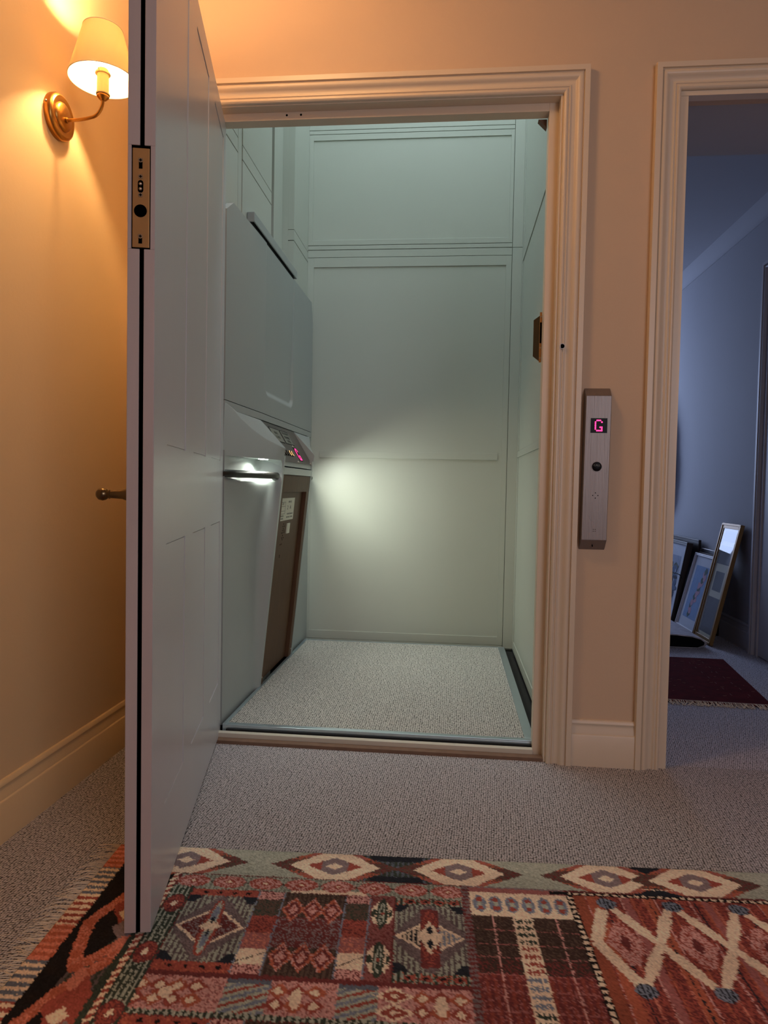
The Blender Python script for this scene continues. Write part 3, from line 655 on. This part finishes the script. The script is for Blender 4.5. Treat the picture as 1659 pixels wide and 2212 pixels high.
def in_tall(pic, R, a0, a1, v0, v1, Q):
    R(a0, a1, v0, v1, -.0098, M['mount_cream']); W_ = a1 - a0; H_ = v1 - v0
    mb_ = mat('photo_print', (52, 52, 58), .8, noise=.6, nscale=25)
    for (p, q, s0, s1) in ((.10, .90, .03, .36), (.20, .78, .42, .60), (.08, .90, .67, .84), (.12, .88, .88, .98)): R(a0 + W_ * (1 - q), a0 + W_ * (1 - p), v0 + H_ * s0, v0 + H_ * s1, -.009, mb_)
leaning_frame('picture_frame', 'tall narrow gold frame with three small dark photos leaning on the blue-lit wall', 1.81, 2.08, 1.475, 1.625, .685, .030, .018, M['gold'], in_tall)
def in_pink(pic, R, a0, a1, v0, v1, Q):
    R(a0, a1, v0, v1, -.0098, M['mount']); R(a0 + .035, a1 - .045, v0 + .06, v1 - .06, -.009, mat('pale_blue_paper', (130, 160, 200), .9, noise=.15, nscale=20))
    pk = mat('petal_pink', (190, 150, 165), .9); gn = mat('leaf_green', (70, 92, 84), .9)
    for k in range(16): t = k / 15; blob(pic, Q, a1 - .19 + .11 * (1 - t) + random.uniform(-.02, .02) - .04, v0 + .09 + t * .28, .022, .022, -.0083 + k * .00005, pk if k % 3 else gn)
leaning_frame('picture_frame', 'silver-white framed picture of pink flowers between the gold frame and the large dark frame', 2.10, 2.43, 1.478, 1.597, .475, .016, .016, M['whiteframe'], in_pink)
def in_big(pic, R, a0, a1, v0, v1, Q):
    R(a0, a1, v0, v1, -.0098, M['mount']); R(a0 + .07, a1 - .07, v0 + .07, v1 - .08, -.009, cB[3])
    for k in range(110):
        blob(pic, Q, random.uniform(a0 + .08, a1 - .12), random.uniform(v0 + .09, v1 - .14), random.uniform(.012, .045), random.uniform(.012, .035), -.0083 + k * .00002, random.choice(cB))
leaning_frame('picture_frame', 'large dark framed flower print with a cable hanging over its glass', 2.50, 3.25, 1.478, 1.568, .525, .022, .035, M['darkwood'], in_big)
bk = thing('dark_board', 'black flat board standing behind the large flower print', 'board', (1.62, 2.75, 0))
MB().box(1.622, 1.639, 2.46, 3.02, .0, .558).build('board', M['darkwood'], bk, bevel=.002)
tr_ = thing('wooden_tray', 'brown tray with wire handle behind the pink flower picture', 'tray', (1.63, 2.28, 0))
tb = MB(); tb.box(1.632, 1.638, 2.12, 2.45, .0, .485); tb.box(1.621, 1.638, 2.12, 2.128, .0, .485); tb.box(1.621, 1.638, 2.442, 2.45, .0, .485); tb.box(1.621, 1.638, 2.12, 2.45, 0, .012); tb.box(1.621, 1.638, 2.12, 2.45, .475, .485); tb.build('tray_body', mat('tray_brown', (96, 82, 76), .6), tr_)
MB().tube([(1.628, 2.16, .46), (1.626, 2.16, .50), (1.626, 2.18, .51), (1.626, 2.40, .51), (1.626, 2.43, .50), (1.628, 2.43, .46)], .002, seg=8).build('wire_handle', M['steel_dark'], tr_, smooth=True)
cbp = [(1.575, 2.95, .56), (1.52, 2.82, .47), (1.50, 2.70, .38), (1.495, 2.58, .335), (1.50, 2.50, .33), (1.51, 2.46, .325), (1.52, 2.445, .30)]
def spline(pts, n=8):
    out = []; P_ = [Vector(p) for p in pts]
    for i in range(len(P_) - 1):
        a, b, c, d = P_[max(i - 1, 0)], P_[i], P_[i + 1], P_[min(i + 2, len(P_) - 1)]
        for k in range(n):
            t = k / n; out.append(.5 * ((2 * b) + (c - a) * t + (2 * a - 5 * b + 4 * c - d) * t * t + (3 * b - a - 3 * c + d) * t ** 3))
    out.append(P_[-1]); return out
tag(MB().tube(spline(cbp), .003, M['black'], seg=8).build('cable', M['black'], smooth=True), 'thin dark cable hanging across the large flower print', 'cable')
# folded rug
fo = thing('folded_rug', 'folded pale rug with dark pile inside, lying at the foot of the pictures', 'rug', (1.15, 2.0, 0))
def fprof(off=0):
    top = [(.86, .074), (1.05, .078), (1.18, .079), (1.28, .077), (1.36, .070), (1.41, .056), (1.432, .038), (1.43, .022), (1.415, .010), (1.38, .004)]
    return top
top = fprof(); th_ = .010
outer = top + [(.86, .004)]
inner_ = [(.86, .007), (1.385, .007), (1.418, .022), (1.421, .037), (1.401, .052), (1.355, .0645), (1.275, .0715), (1.18, .0735), (1.05, .0725), (.86, .069)]
bluerug = mat('pale_rug_back', (176, 172, 180), .95, noise=.9, nscale=26, stretch=(1, 5, 1))
q = MB(); q.prism(outer + inner_, lambda a, b, t: (a, t, b), 1.735, 2.45); q.build('rug_layer', bluerug, fo, smooth=True)
q = MB(); q.prism(inner_, lambda a, b, t: (a, t, b), 1.737, 2.44); q.build('rug_fold', M['cloth_black'], fo)
# dark red rug
rr = thing('red_rug', 'dark red worn rug with cream fringe on the far room floor', 'rug', (1.1, 1.1, 0))
redm = mat('dark_red_pile', (80, 20, 24), .95, spec=.05, noise=.5, nscale=22, bump=.4, bscale=180)
pts = [(.72, .725), (1.325, .70), (1.425, 1.482), (.74, 1.50)]
MB().prism(pts, lambda a, b, t: (a, b, t), .0, .008).build('pile', redm, rr, bevel=.002)
fg = MB(); 
for k in range(150):
    x = .72 + .605 * k / 149; y = .725 - .025 * k / 149
    fg.tube([(x, y + .01, .0085), (x + random.uniform(-.008, .008), y - .012, .006), (x + random.uniform(-.02, .02), y - .03 - random.uniform(0, .014), .002)], .0012, seg=4, cap=False)
tag(fg.build('fringe', M['fringe'], rr), kind='stuff')
mk = MB()
for k in range(60):
    x = random.uniform(.8, 1.33); y = random.uniform(.76, 1.45); a = random.choice((0, 0, 1.4)); L_ = random.uniform(.004, .018)
    mk.tube([(x, y, .0082), (x + L_ * math.cos(a), y + L_ * math.sin(a), .0083)], .0006, seg=4)
for (x0, y0, x1, y1) in ((1.22, 1.38, 1.21, .80), (1.29, 1.40, 1.285, .80)):
    for t in np.linspace(0, 1, 14)[:-1:2]: mk.tube([(x0 + (x1 - x0) * t, y0 + (y1 - y0) * t, .0085), (x0 + (x1 - x0) * (t + .04), y0 + (y1 - y0) * (t + .04), .0084)], .0007, seg=4)
tag(mk.build('worn_threads', mat('worn_thread', (150, 110, 100), .9), rr), kind='stuff')
# coat and hook near the casing
hk = thing('coat_hook', 'small black hook plate on the blue-lit wall, just inside the right doorway', 'coat hook', (1.65, 3.18, 1.66))
MB().box(1.648, 1.66, 3.15, 3.45, 1.62, 1.70).build('hook_plate', M['darkwood'], hk, bevel=.002)
MB().tube([(1.65, 3.30, 1.65), (1.61, 3.30, 1.64), (1.60, 3.30, 1.66)], .006, seg=8).build('hook', M['steel_dark'], hk, smooth=True)
ctn = thing('coat', 'dark coat hanging on the blue-lit wall, mostly hidden by the doorway casing', 'coat', (1.6, 3.35, .75))
cm = MB(); nst = 20; rings = []
for i in range(nst):
    t = i / (nst - 1); z = 1.60 - .86 * t; hw = .05 + .15 * min(1, t * 3.2) + .03 * t; dp = .03 + .045 * math.sin(math.pi * min(1, t * 1.1)) + .01
    if .42 < t < .5: hw += .0
    if .5 < t < .74: hw += .02
    if t > .88: hw *= 1 - (t - .88) * 3.0
    for k in range(28):
        a = 2 * math.pi * k / 28; rings.append((1.602 + dp * .75 * math.cos(a) + .004 * math.sin(9 * a + 3 * t), 3.345 + hw * math.sin(a) * (1 + .04 * math.sin(6 * a)), z))
cm.add(rings, [(i * 28 + k, i * 28 + (k + 1) % 28, (i + 1) * 28 + (k + 1) % 28, (i + 1) * 28 + k) for i in range(nst - 1) for k in range(28)] + [tuple(range(28)), tuple(range((nst - 1) * 28, nst * 28))])
cm.build('coat_body', M['cloth_black'], ctn, smooth=True)

# ------------------------------------------------------------------ the patterned hall rug
RW, RH, ST = 1.95, 1.10, .003
nx, ny = int(RW / ST) + 1, int(RH / ST) + 1
ga, gb = np.meshgrid(np.arange(nx) * ST, np.arange(ny) * ST)          # a: along the far edge, b: towards the camera
wa = ga + rng.normal(0, .0011, ga.shape); wb_ = gb + rng.normal(0, .0011, gb.shape)
img = np.zeros(ga.shape + (3,))
C = {k: np.array(s2l(v)) for k, v in dict(cream=(222, 196, 166), red=(158, 66, 52), maroon=(112, 46, 46), brown=(88, 68, 58), dbrown=(66, 48, 42), sage=(156, 164, 148), green=(50, 62, 52), navy=(36, 40, 50), blue=(110, 124, 146), pink=(200, 140, 134), orange=(178, 84, 52), mauve=(128, 110, 114), black=(30, 27, 28), salmon=(202, 112, 88), dpink=(160, 88, 86)).items()}
def put(mask, c):
    img[mask] = C[c] if isinstance(c, str) else c
def rc(a0, a1, b0, b1): return (wa >= a0) & (wa < a1) & (wb_ >= b0) & (wb_ < b1)
def dia(a, b, ra, rb): return (np.abs(wa - a) / ra + np.abs(wb_ - b) / rb) < 1
def ell(a, b, ra, rb): return ((wa - a) / ra) ** 2 + ((wb_ - b) / rb) ** 2 < 1
def seg(a0, b0, a1, b1, w_):
    d = np.array([a1 - a0, b1 - b0]); L_ = np.hypot(*d); d = d / L_
    u = (wa - a0) * d[0] + (wb_ - b0) * d[1]; v = -(wa - a0) * d[1] + (wb_ - b0) * d[0]
    return (u > 0) & (u < L_) & (np.abs(v) < w_)
def st_(x, p, f=.5): return (x % p) < p * f
dith = rng.random(ga.shape)
put(ga > -1, 'maroon')
# far border band with the big diamonds
BB = .107
bnd = rc(.06, RW, 0, BB) & (wa > .06 + .06 * (wb_ > .06)); put(bnd, 'sage'); put(bnd & st_(wa + wb_, .008, .3) & st_(wa - wb_, .008, .5), (C['sage'] * .72))
put(rc(.52, .80, 0, BB), 'green'); put(rc(.52, .80, 0, BB) & st_(wa, .012, .45), C['blue'] * .55)
put(rc(.60, .72, 0, BB) & (np.abs(wb_ - .055) > .03 ), 'navy')
put(rc(1.126, 1.32, 0, BB), 'cream'); put(dia(1.223, 0, .045, .028) | dia(1.223, .107, .06, .038), 'navy')
def bigd(a, left, right):
    for s_, fl in ((-1, left), (1, right)):
        if fl:
            for bb in (.055,):
                arm = dia(a, bb, .146, .082) & ((wa - a) * s_ > .02) & bnd
                put(arm, 'brown'); put(arm & (dith < .35), 'maroon'); put(arm & (np.abs(wb_ - bb) > .032), 'dpink'); put(arm & (np.abs(wb_ - bb) > .022) & (dith < .5), 'orange')
    put(dia(a, .055, .102, .078) & bnd, 'cream')
    put(dia(a, .055, .062, .036), 'red'); put(dia(a, .055, .060, .036) & (np.abs(wa - a) < .030) , 'mauve'); put(dia(a, .055, .05, .03) & (np.abs(wa - a) > .030), 'red'); put(dia(a, .055, .020, .013), 'cream')
for (a, l_, r_) in ((.178, 0, 1), (.52, 1, 1), (.799, 1, 1), (1.126, 1, 1), (1.32, 1, 1), (1.62, 1, 1)): bigd(a, l_, r_)
put(rc(1.15, 1.30, .0, .107) & seg(1.126 + .04, .09, 1.32 - .04, .09, .001), 'cream')
# row of small diamonds
def beadrow(b0):
    r0 = rc(.19, .80, b0, b0 + .052); put(r0, C['sage'] * .9); put(r0 & st_(wa, .009, .45), C['sage'] * .45)
    put(rc(.44, .60, b0 + .038, b0 + .052), 'cream')
    put(rc(.19, .80, b0 + .022, b0 + .027), 'dbrown')
    for k in range(8):
        a = .222 + k * .0785
        m_ = ell(a, b0 + .024, .036, .022); put(m_, 'red'); put(m_ & (dith < .35), 'pink'); put(dia(a, b0 + .024, .022, .017), 'pink'); put(dia(a, b0 + .024, .015, .011), 'red'); put(dia(a, b0 + .024, .006, .005), 'cream')
beadrow(BB + .003)
def blocks(b0, first=True):
    H_ = .245; b1 = b0 + H_
    reg = rc(.232, .80, b0, b1)
    # block A and D
    for (a0, a1, kind) in ((.232, .374, 0), (.662, .800, 1)):
        put(rc(a0, a1, b0, b1), 'mauve')
        for (s0, s1) in ((b0, b0 + .022), (b1 - .025, b1)):
            z_ = rc(a0, a1, s0, s1); put(z_, 'red' if not kind else C['sage'] * .8); put(z_ & (dith < .3), 'orange')
            if kind: put(z_ & st_(wa, .011, .5), C['green'])
            for q_ in (.03, .06, .09, .12): put(ell(a0 + q_, (s0 + s1) / 2, .012, .007), 'red'); put(ell(a0 + q_, (s0 + s1) / 2, .005, .004), 'black')
        c0 = (a0 + a1) / 2; cb_ = b0 + .022 + .0985; field = rc(a0, a1, b0 + .022, b1 - .025)
        put(field, C['mauve'] * .8); put(field & st_(wa + wb_ * (1 if kind else .5), .006, .5), C['mauve'] * .55)
        for sa in (-1, 1):
            for sb in (-1, 1):
                cz = field & (((wa - c0) * sa) / .075 + ((wb_ - cb_) * sb) / .1 > 1.05); put(cz & st_(wa, .0105, .5), C['sage'] * .8); put(cz & ~st_(wa, .0105, .5), C['mauve'] * .45)
                cz2 = field & (((wa - c0) * sa) / .07 + ((wb_ - cb_) * sb) / .1 > 1.55) & ((wb_ - cb_) * sb > .075); put(cz2, 'navy')
        if not kind:
            put(dia(c0, cb_, .068, .062), 'cream'); put(dia(c0, cb_, .060, .053), C['maroon'] * .9); put(dia(c0, cb_, .060, .053) & (dith < .3), 'mauve')
            put(ell(c0, cb_, .016, .085), 'red'); put(ell(c0, cb_, .009, .08), C['sage']); put(ell(c0, cb_ - .035, .006, .03) | ell(c0, cb_ + .035, .006, .03), 'blue'); put(dia(c0, cb_, .022, .02), 'cream')
            put(ell(c0, cb_ - .02, .004, .01) | ell(c0, cb_ + .02, .004, .01), 'navy')
        else:
            put(dia(c0, cb_, .068, .05), 'cream'); z_ = dia(c0, cb_, .060, .043); put(z_ & ~st_(wa, .009, .45), C['cream'] * .8); put(z_ & st_(wa, .009, .5), 'navy' )
            put(z_ & (wa > c0) & st_(wa, .009, .5), 'blue')
            put(rc(c0 - .018, c0 + .018, cb_ - .085, cb_ + .085), 'maroon'); put(ell(c0, cb_, .018, .082) & (dith < .5), 'red'); put(dia(c0, cb_, .024, .05), 'cream'); put(ell(c0 - .0, cb_ - .02, .006, .012) | ell(c0, cb_ + .02, .006, .012), 'navy')
    for (a0, a1) in ((.376, .427), (.560, .608)):
        for (t0, t1, c_, c2) in ((0, .026, 'pink', 'maroon'), (.026, .080, 'brown', 'green'), (.080, .132, 'red', 'maroon'), (.132, .178, 'dpink', 'salmon'), (.178, .220, 'cream', 'cream'), (.220, .245, 'pink', 'maroon')):
            z_ = rc(a0, a1, b0 + t0, b0 + t1); put(z_, c_); put(z_ & (dith < .3), c2)
        put(seg(a0, b0 + .215, a1, b0 + .185, .0013), 'brown')
        put(rc(a0 - .003, a0, b0, b1) | rc(a1, a1 + .003, b0, b1), 'blue')
    z_ = rc(.430, .557, b0, b1); put(z_, 'dbrown'); put(z_ & st_(wa + .001, .010, .5), 'brown'); z_ = rc(.430, .557, b0 + .08, b0 + .17); put(z_, 'maroon'); put(z_ & (dith < .35), 'mauve')
    for k in range(3):
        for bb in (b0 + .055, b0 + .195):
            a = .455 + k * .039; put(dia(a, bb, .024, .040), 'orange'); put(dia(a, bb, .024, .040) & (dith < .3), 'pink'); put(dia(a, bb, .017, .029), 'maroon'); put(dia(a, bb, .011, .019), 'pink'); put(dia(a, bb, .011, .019) & (dith < .3), 'red')
    z_ = rc(.611, .659, b0 - .005, b1); put(z_, C['dpink'] * .7); put(z_ & (dith < .3), 'maroon')
    for bb in (b0 + .055, b0 + .19):
        put(ell(.635, bb, .022, .040), 'cream'); put(ell(.635, bb, .011, .048), 'green'); put(ell(.635, bb, .006, .036), 'sage'); put(ell(.635, bb, .0025, .036), 'green'); put(ell(.635 - .017, bb, .004, .012) | ell(.635 + .017, bb, .004, .012), 'green'); put(dia(.635, bb, .003, .008), 'red')
blocks(.163)
def mid(b0, h):
    z_ = rc(.19, .80, b0, b0 + h); put(z_, 'pink'); put(z_ & (dith < .25), 'dpink')
    for (a0, a1) in ((.377, .455), (.571, .640)):
        z_ = rc(a0, a1, b0, b0 + h); put(z_, 'sage'); put(z_ & st_(wa * .7 + wb_ * 1.6, .022, .5), 'red'); put(z_ & st_(wa * .7 + wb_ * 1.6, .044, .25), 'blue'); put(z_ & (wb_ < b0 + .01), C['blue'] * .6)
    for (a0, n_) in ((.232, 4), (.470, 3), (.715, 3)):
        for k in range(n_):
            for j in range(2):
                a = a0 + k * .032; bb = b0 + h * (.3 + .4 * j); put(dia(a, bb, .02, .018), 'red' if (k + j) % 2 else 'orange'); put(dia(a, bb, .010, .010), 'cream')
        put(ell(a0 + (n_ - 1) * .016, b0 + h / 2, .012, .014), 'cream')
    for j in range(2):
        bb = b0 + h * (.27 + .47 * j)
        for a in (.205, .668): put(dia(a, bb, .034, .020), 'cream'); put(dia(a, bb, .026, .014), 'red'); put(dia(a, bb, .010, .006), 'cream')
mid(.420, .078)
z_ = rc(.19, .80, .498, .510); put(z_, 'sage'); put(z_ & st_(wa, .012, .5), 'green')
blocks(.512); mid(.765, .078); blocks(.855)
# left guard column of flowers
gc = rc(.184, .230, .11, RH); put(gc & (wb_ > .155), 'green'); put(gc & (wb_ > .155) & st_(wa, .010, .4), C['sage'] * .9)
for k in range(7):
    b_ = .216 + k * .148
    if abs(((b_ - .163) % .34) - .30) < .04: continue
    put(ell(.207, b_, .021, .030), C['maroon']); put(ell(.207, b_, .019, .026) & (dith < .5), 'red'); put(ell(.207, b_, .005, .009), 'cream')
put(rc(.172, .184, .11, RH), 'red'); put(rc(.172, .184, .11, RH) & st_(wb_ + wa * .6, .018, .5), 'cream')
# centre plaid block E
zE = rc(.80, 1.022, .107, .415 + .3); put(zE, 'mauve'); put(rc(.80, .816, .11, RH), C['mauve'] * .8); put(rc(.80, .816, .11, RH) & st_(wb_, .012, .5), 'maroon')
put(rc(.816, 1.022, .112, .128), 'dpink'); put(rc(.816, 1.022, .128, .208), 'cream')
for k in range(6):
    a = .836 + k * .0335; put(ell(a, .168, .0135, .028), 'blue'); put(rc(a - .006, a + .006, .147, .160) | rc(a - .006, a + .006, .176, .189), 'red'); put(rc(a - .005, a + .005, .160, .176), 'sage')
z_ = rc(.816, 1.022, .208, RH); put(z_, 'dbrown'); put(z_ & (dith < .3), 'brown'); z_ = rc(.816, 1.022, .335, RH); put(z_ & (dith < .4), 'maroon'); z_ = rc(.816, 1.022, .373, RH); put(z_, 'maroon'); put(z_ & st_(wa, .014, .5), C['red'] * .75); put(z_ & (dith < .15), 'dpink')
for b_ in (.25, .292, .328, .373, .412, .46, .51, .56, .61): put(rc(.816, 1.022, b_, b_ + .0025), C['dpink'] * 1.0)
for a_ in (.857, .983): put(rc(a_, a_ + .003, .208, RH), 'pink')
z_ = rc(.898, .937, .208, RH); put(z_, 'cream')
for k in range(30):
    b_ = .220 + k * .0205; c_ = ('green', 'green', 'green', 'green', 'red', 'red', 'red', 'red', 'blue', 'blue', 'blue', 'blue')[k % 12]
    put(rc(.901, .934, b_, b_ + .004), c_)
    for q_ in range(4): put(rc(.905 + q_ * .008, .909 + q_ * .008, b_ - .005, b_ + .009), c_)
# bead lines
put(rc(1.022, 1.036, .117, RH), 'black'); put(rc(1.024, 1.034, .117, RH) & st_(wb_, .016, .6), 'cream')
# red field F
zF = rc(1.036, RW, .122, RH); put(zF, 'red'); put(zF & (dith < .4), 'maroon')
for k in range(40):
    a_ = 1.04 + k * .0237; put(zF & (np.abs(wa - a_) < .0016), ('salmon', 'pink', 'orange')[k % 3]); 
    if k % 5 == 1: put(zF & (wa > a_) & (wa < a_ + .02), 'orange')
    if k % 7 == 4: put(zF & (wa > a_ + .002) & (wa < a_ + .018), 'dpink')
    if k % 4 == 2: put(zF & (np.abs(wa - a_ - .010) < .0014), 'navy')
put(rc(1.036, 1.06, .122, RH), C['orange'] * .7)
put(rc(.99, RW, .113, .124), 'black'); put(rc(1.03, RW, .115, .122) & st_(wa, .016, .6), 'cream')
for rowb in (0, .45):
    for k in range(8):
        a0 = 1.097 + k * .135; T_ = .148 + rowb; Bm = .397 + rowb; X_ = .272 + rowb; xa = a0 + .0725
        for (p0, p1) in (((a0 + .01, T_ + .012), (xa, X_)), ((xa, X_), (a0 + .135 - .005, Bm - .015)), ((a0 + .135 - .01, T_ + .012), (xa, X_)), ((xa, X_), (a0 + .012, Bm - .015))):
            mx_, my_ = (p0[0] + p1[0]) / 2, (p0[1] + p1[1]) / 2; put(seg(*p0, *p1, .0085), 'cream'); put(seg(p0[0] * .75 + p1[0] * .25, p0[1] * .75 + p1[1] * .25, p0[0] * .25 + p1[0] * .75, p0[1] * .25 + p1[1] * .75, .012), 'cream')
        if k == 0:
            put(seg(a0 - .01, T_ + .02, 1.05, X_, .012) & zF, 'cream'); put(seg(1.05, X_, a0, Bm - .015, .012) & zF, 'cream')
        for (bb, ) in ((T_,), (Bm,)): z_ = ell(a0 + (.004 if bb == T_ else .006), bb, .020, .018); put(z_, 'blue'); put(z_ & st_(wa, .008, .4), 'navy')
        z_ = dia(a0 + .008, X_, .036, .082) & (np.abs(wb_ - X_) < .062); put(z_, 'pink'); put(z_ & (dith < .35), 'red'); put(dia(a0 + .008, X_, .011, .026), 'maroon')
# left border: tick stripes, black vine band
z_ = rc(0, .045, 0, RH); put(z_, C['salmon'] * 1.1); k_ = np.floor(wb_ / .10).astype(int) % 3
tick = z_ & st_(wb_, .019, .5)
put(z_ & (k_ == 1), C['cream'] * .95); put(tick & (k_ == 0), 'orange'); put(tick & (k_ == 1), C['blue'] * .7); put(tick & (k_ == 2), 'red'); put(z_ & (k_ == 2) & ~st_(wb_, .019, .5), 'cream')
z_ = rc(.045, .172, 0, RH) & ~bnd; put(z_, 'black')
vine = [(.172, .085), (.10, .20), (.065, .29), (.085, .38), (.10, .415), (.172, .32)]
for o_ in (0, .27, .54, .81):
    gz = z_ & (wa > .09 + 0 * wb_) & (wb_ > .33 + o_) & (wb_ < .47 + o_) & ((wa - .09) > (wb_ - .47 - o_) * -.5 - .02); put(gz & st_(wa, .012, .5), 'green'); put(gz & ~st_(wa, .012, .5), C['mauve'] * .5)
for o_ in (0, .27, .54, .81):
    for p0, p1 in zip(vine[:-1], vine[1:]):
        s_ = seg(p0[0], p0[1] + o_, p1[0], p1[1] + o_, .012) & z_; put(s_, 'orange'); put(s_ & (dith < .4), 'salmon')
    for p in vine[1:-1]: put(ell(p[0], p[1] + o_, .012, .012) & z_, 'orange')
    put(dia(.135, .235 + o_, .045, .075) & z_, 'red'); put(dia(.145, .30 + o_, .03, .04) & z_, 'mauve'); put(dia(.128, .255 + o_, .018, .022), 'cream')
    put(ell(.118, .17 + o_, .012, .028), 'salmon'); put(ell(.15, .355 + o_, .010, .03), 'salmon')
put(rc(.16, .172, .25, RH), 'green')
# abrash and per-knot variation
img *= (1 + rng.normal(0, .13, ga.shape))[..., None]; img *= (1 + .10 * np.sin(wb_ * 37 + np.sin(wa * 9)))[..., None]
lum = img @ np.array([.2, .7, .1]); img = img * .72 + lum[..., None] * np.array([.27, .25, .24]); img = np.clip(img * 1.22, 0.008, .9)
th_r = math.radians(2.8); O_ = np.array([-.765, -.665])
X_ = O_[0] + ga * math.cos(th_r) + gb * math.sin(th_r); Y_ = O_[1] + ga * math.sin(th_r) - gb * math.cos(th_r)
Z_ = .0078 + rng.normal(0, .00035, ga.shape)
edge = (ga < ST / 2) | (gb < ST / 2) | (ga > RW - ST) | (gb > RH - ST * 1.5); Z_[edge] = .0006
hr_ = thing('patterned_rug', 'large multicoloured geometric rug in reds, cream and black under the open door', 'rug', (0.1, -1.1, 0))
verts = np.stack([X_ - .1, Y_ + 1.1, Z_], -1).reshape(-1, 3)
idx = (np.arange(ny - 1)[:, None] * nx + np.arange(nx - 1)[None, :]).reshape(-1)
faces = np.stack([idx, idx + nx, idx + nx + 1, idx + 1], -1)
me = bpy.data.meshes.new('rug_pile'); me.vertices.add(len(verts)); me.vertices.foreach_set('co', verts.ravel())
me.loops.add(faces.size); me.loops.foreach_set('vertex_index', faces.ravel().astype(np.int32))
me.polygons.add(len(faces)); me.polygons.foreach_set('loop_start', np.arange(len(faces), dtype=np.int32) * 4)
me.update(calc_edges=True)
at = me.color_attributes.new('pattern', 'FLOAT_COLOR', 'POINT')
at.data.foreach_set('color', np.concatenate([img.reshape(-1, 3), np.ones((nx * ny, 1))], 1).ravel())
rm_ = bpy.data.materials.new('rug_wool'); rm_.use_nodes = True; nt = rm_.node_tree; b = nt.nodes['Principled BSDF']
an = nt.nodes.new('ShaderNodeAttribute'); an.attribute_name = 'pattern'; nt.links.new(an.outputs['Color'], b.inputs['Base Color'])
b.inputs['Roughness'].default_value = .95; b.inputs['Specular IOR Level'].default_value = .1
me.materials.append(rm_); ro = bpy.data.objects.new('rug_pile', me); COL.objects.link(ro); ro.parent = hr_; ROOT[ro.name] = ROOT[hr_.name]
fg = MB()
def RP(a, b, z): return (O_[0] + a * math.cos(th_r) + b * math.sin(th_r), O_[1] + a * math.sin(th_r) - b * math.cos(th_r), z)
for k in range(420):
    b_ = RH * (k + random.random()) / 420; L_ = random.uniform(.022, .055); j = random.uniform(-.022, .022)
    fg.tube([RP(.004, b_, .006), RP(-L_ * .5, b_ + j * .4, .005 + random.uniform(0, .003)), RP(-L_, b_ + j, .0015)], [.0012, .0010, .0005], seg=3, cap=False)
tag(fg.build('fringe', M['fringe'], hr_), kind='stuff')
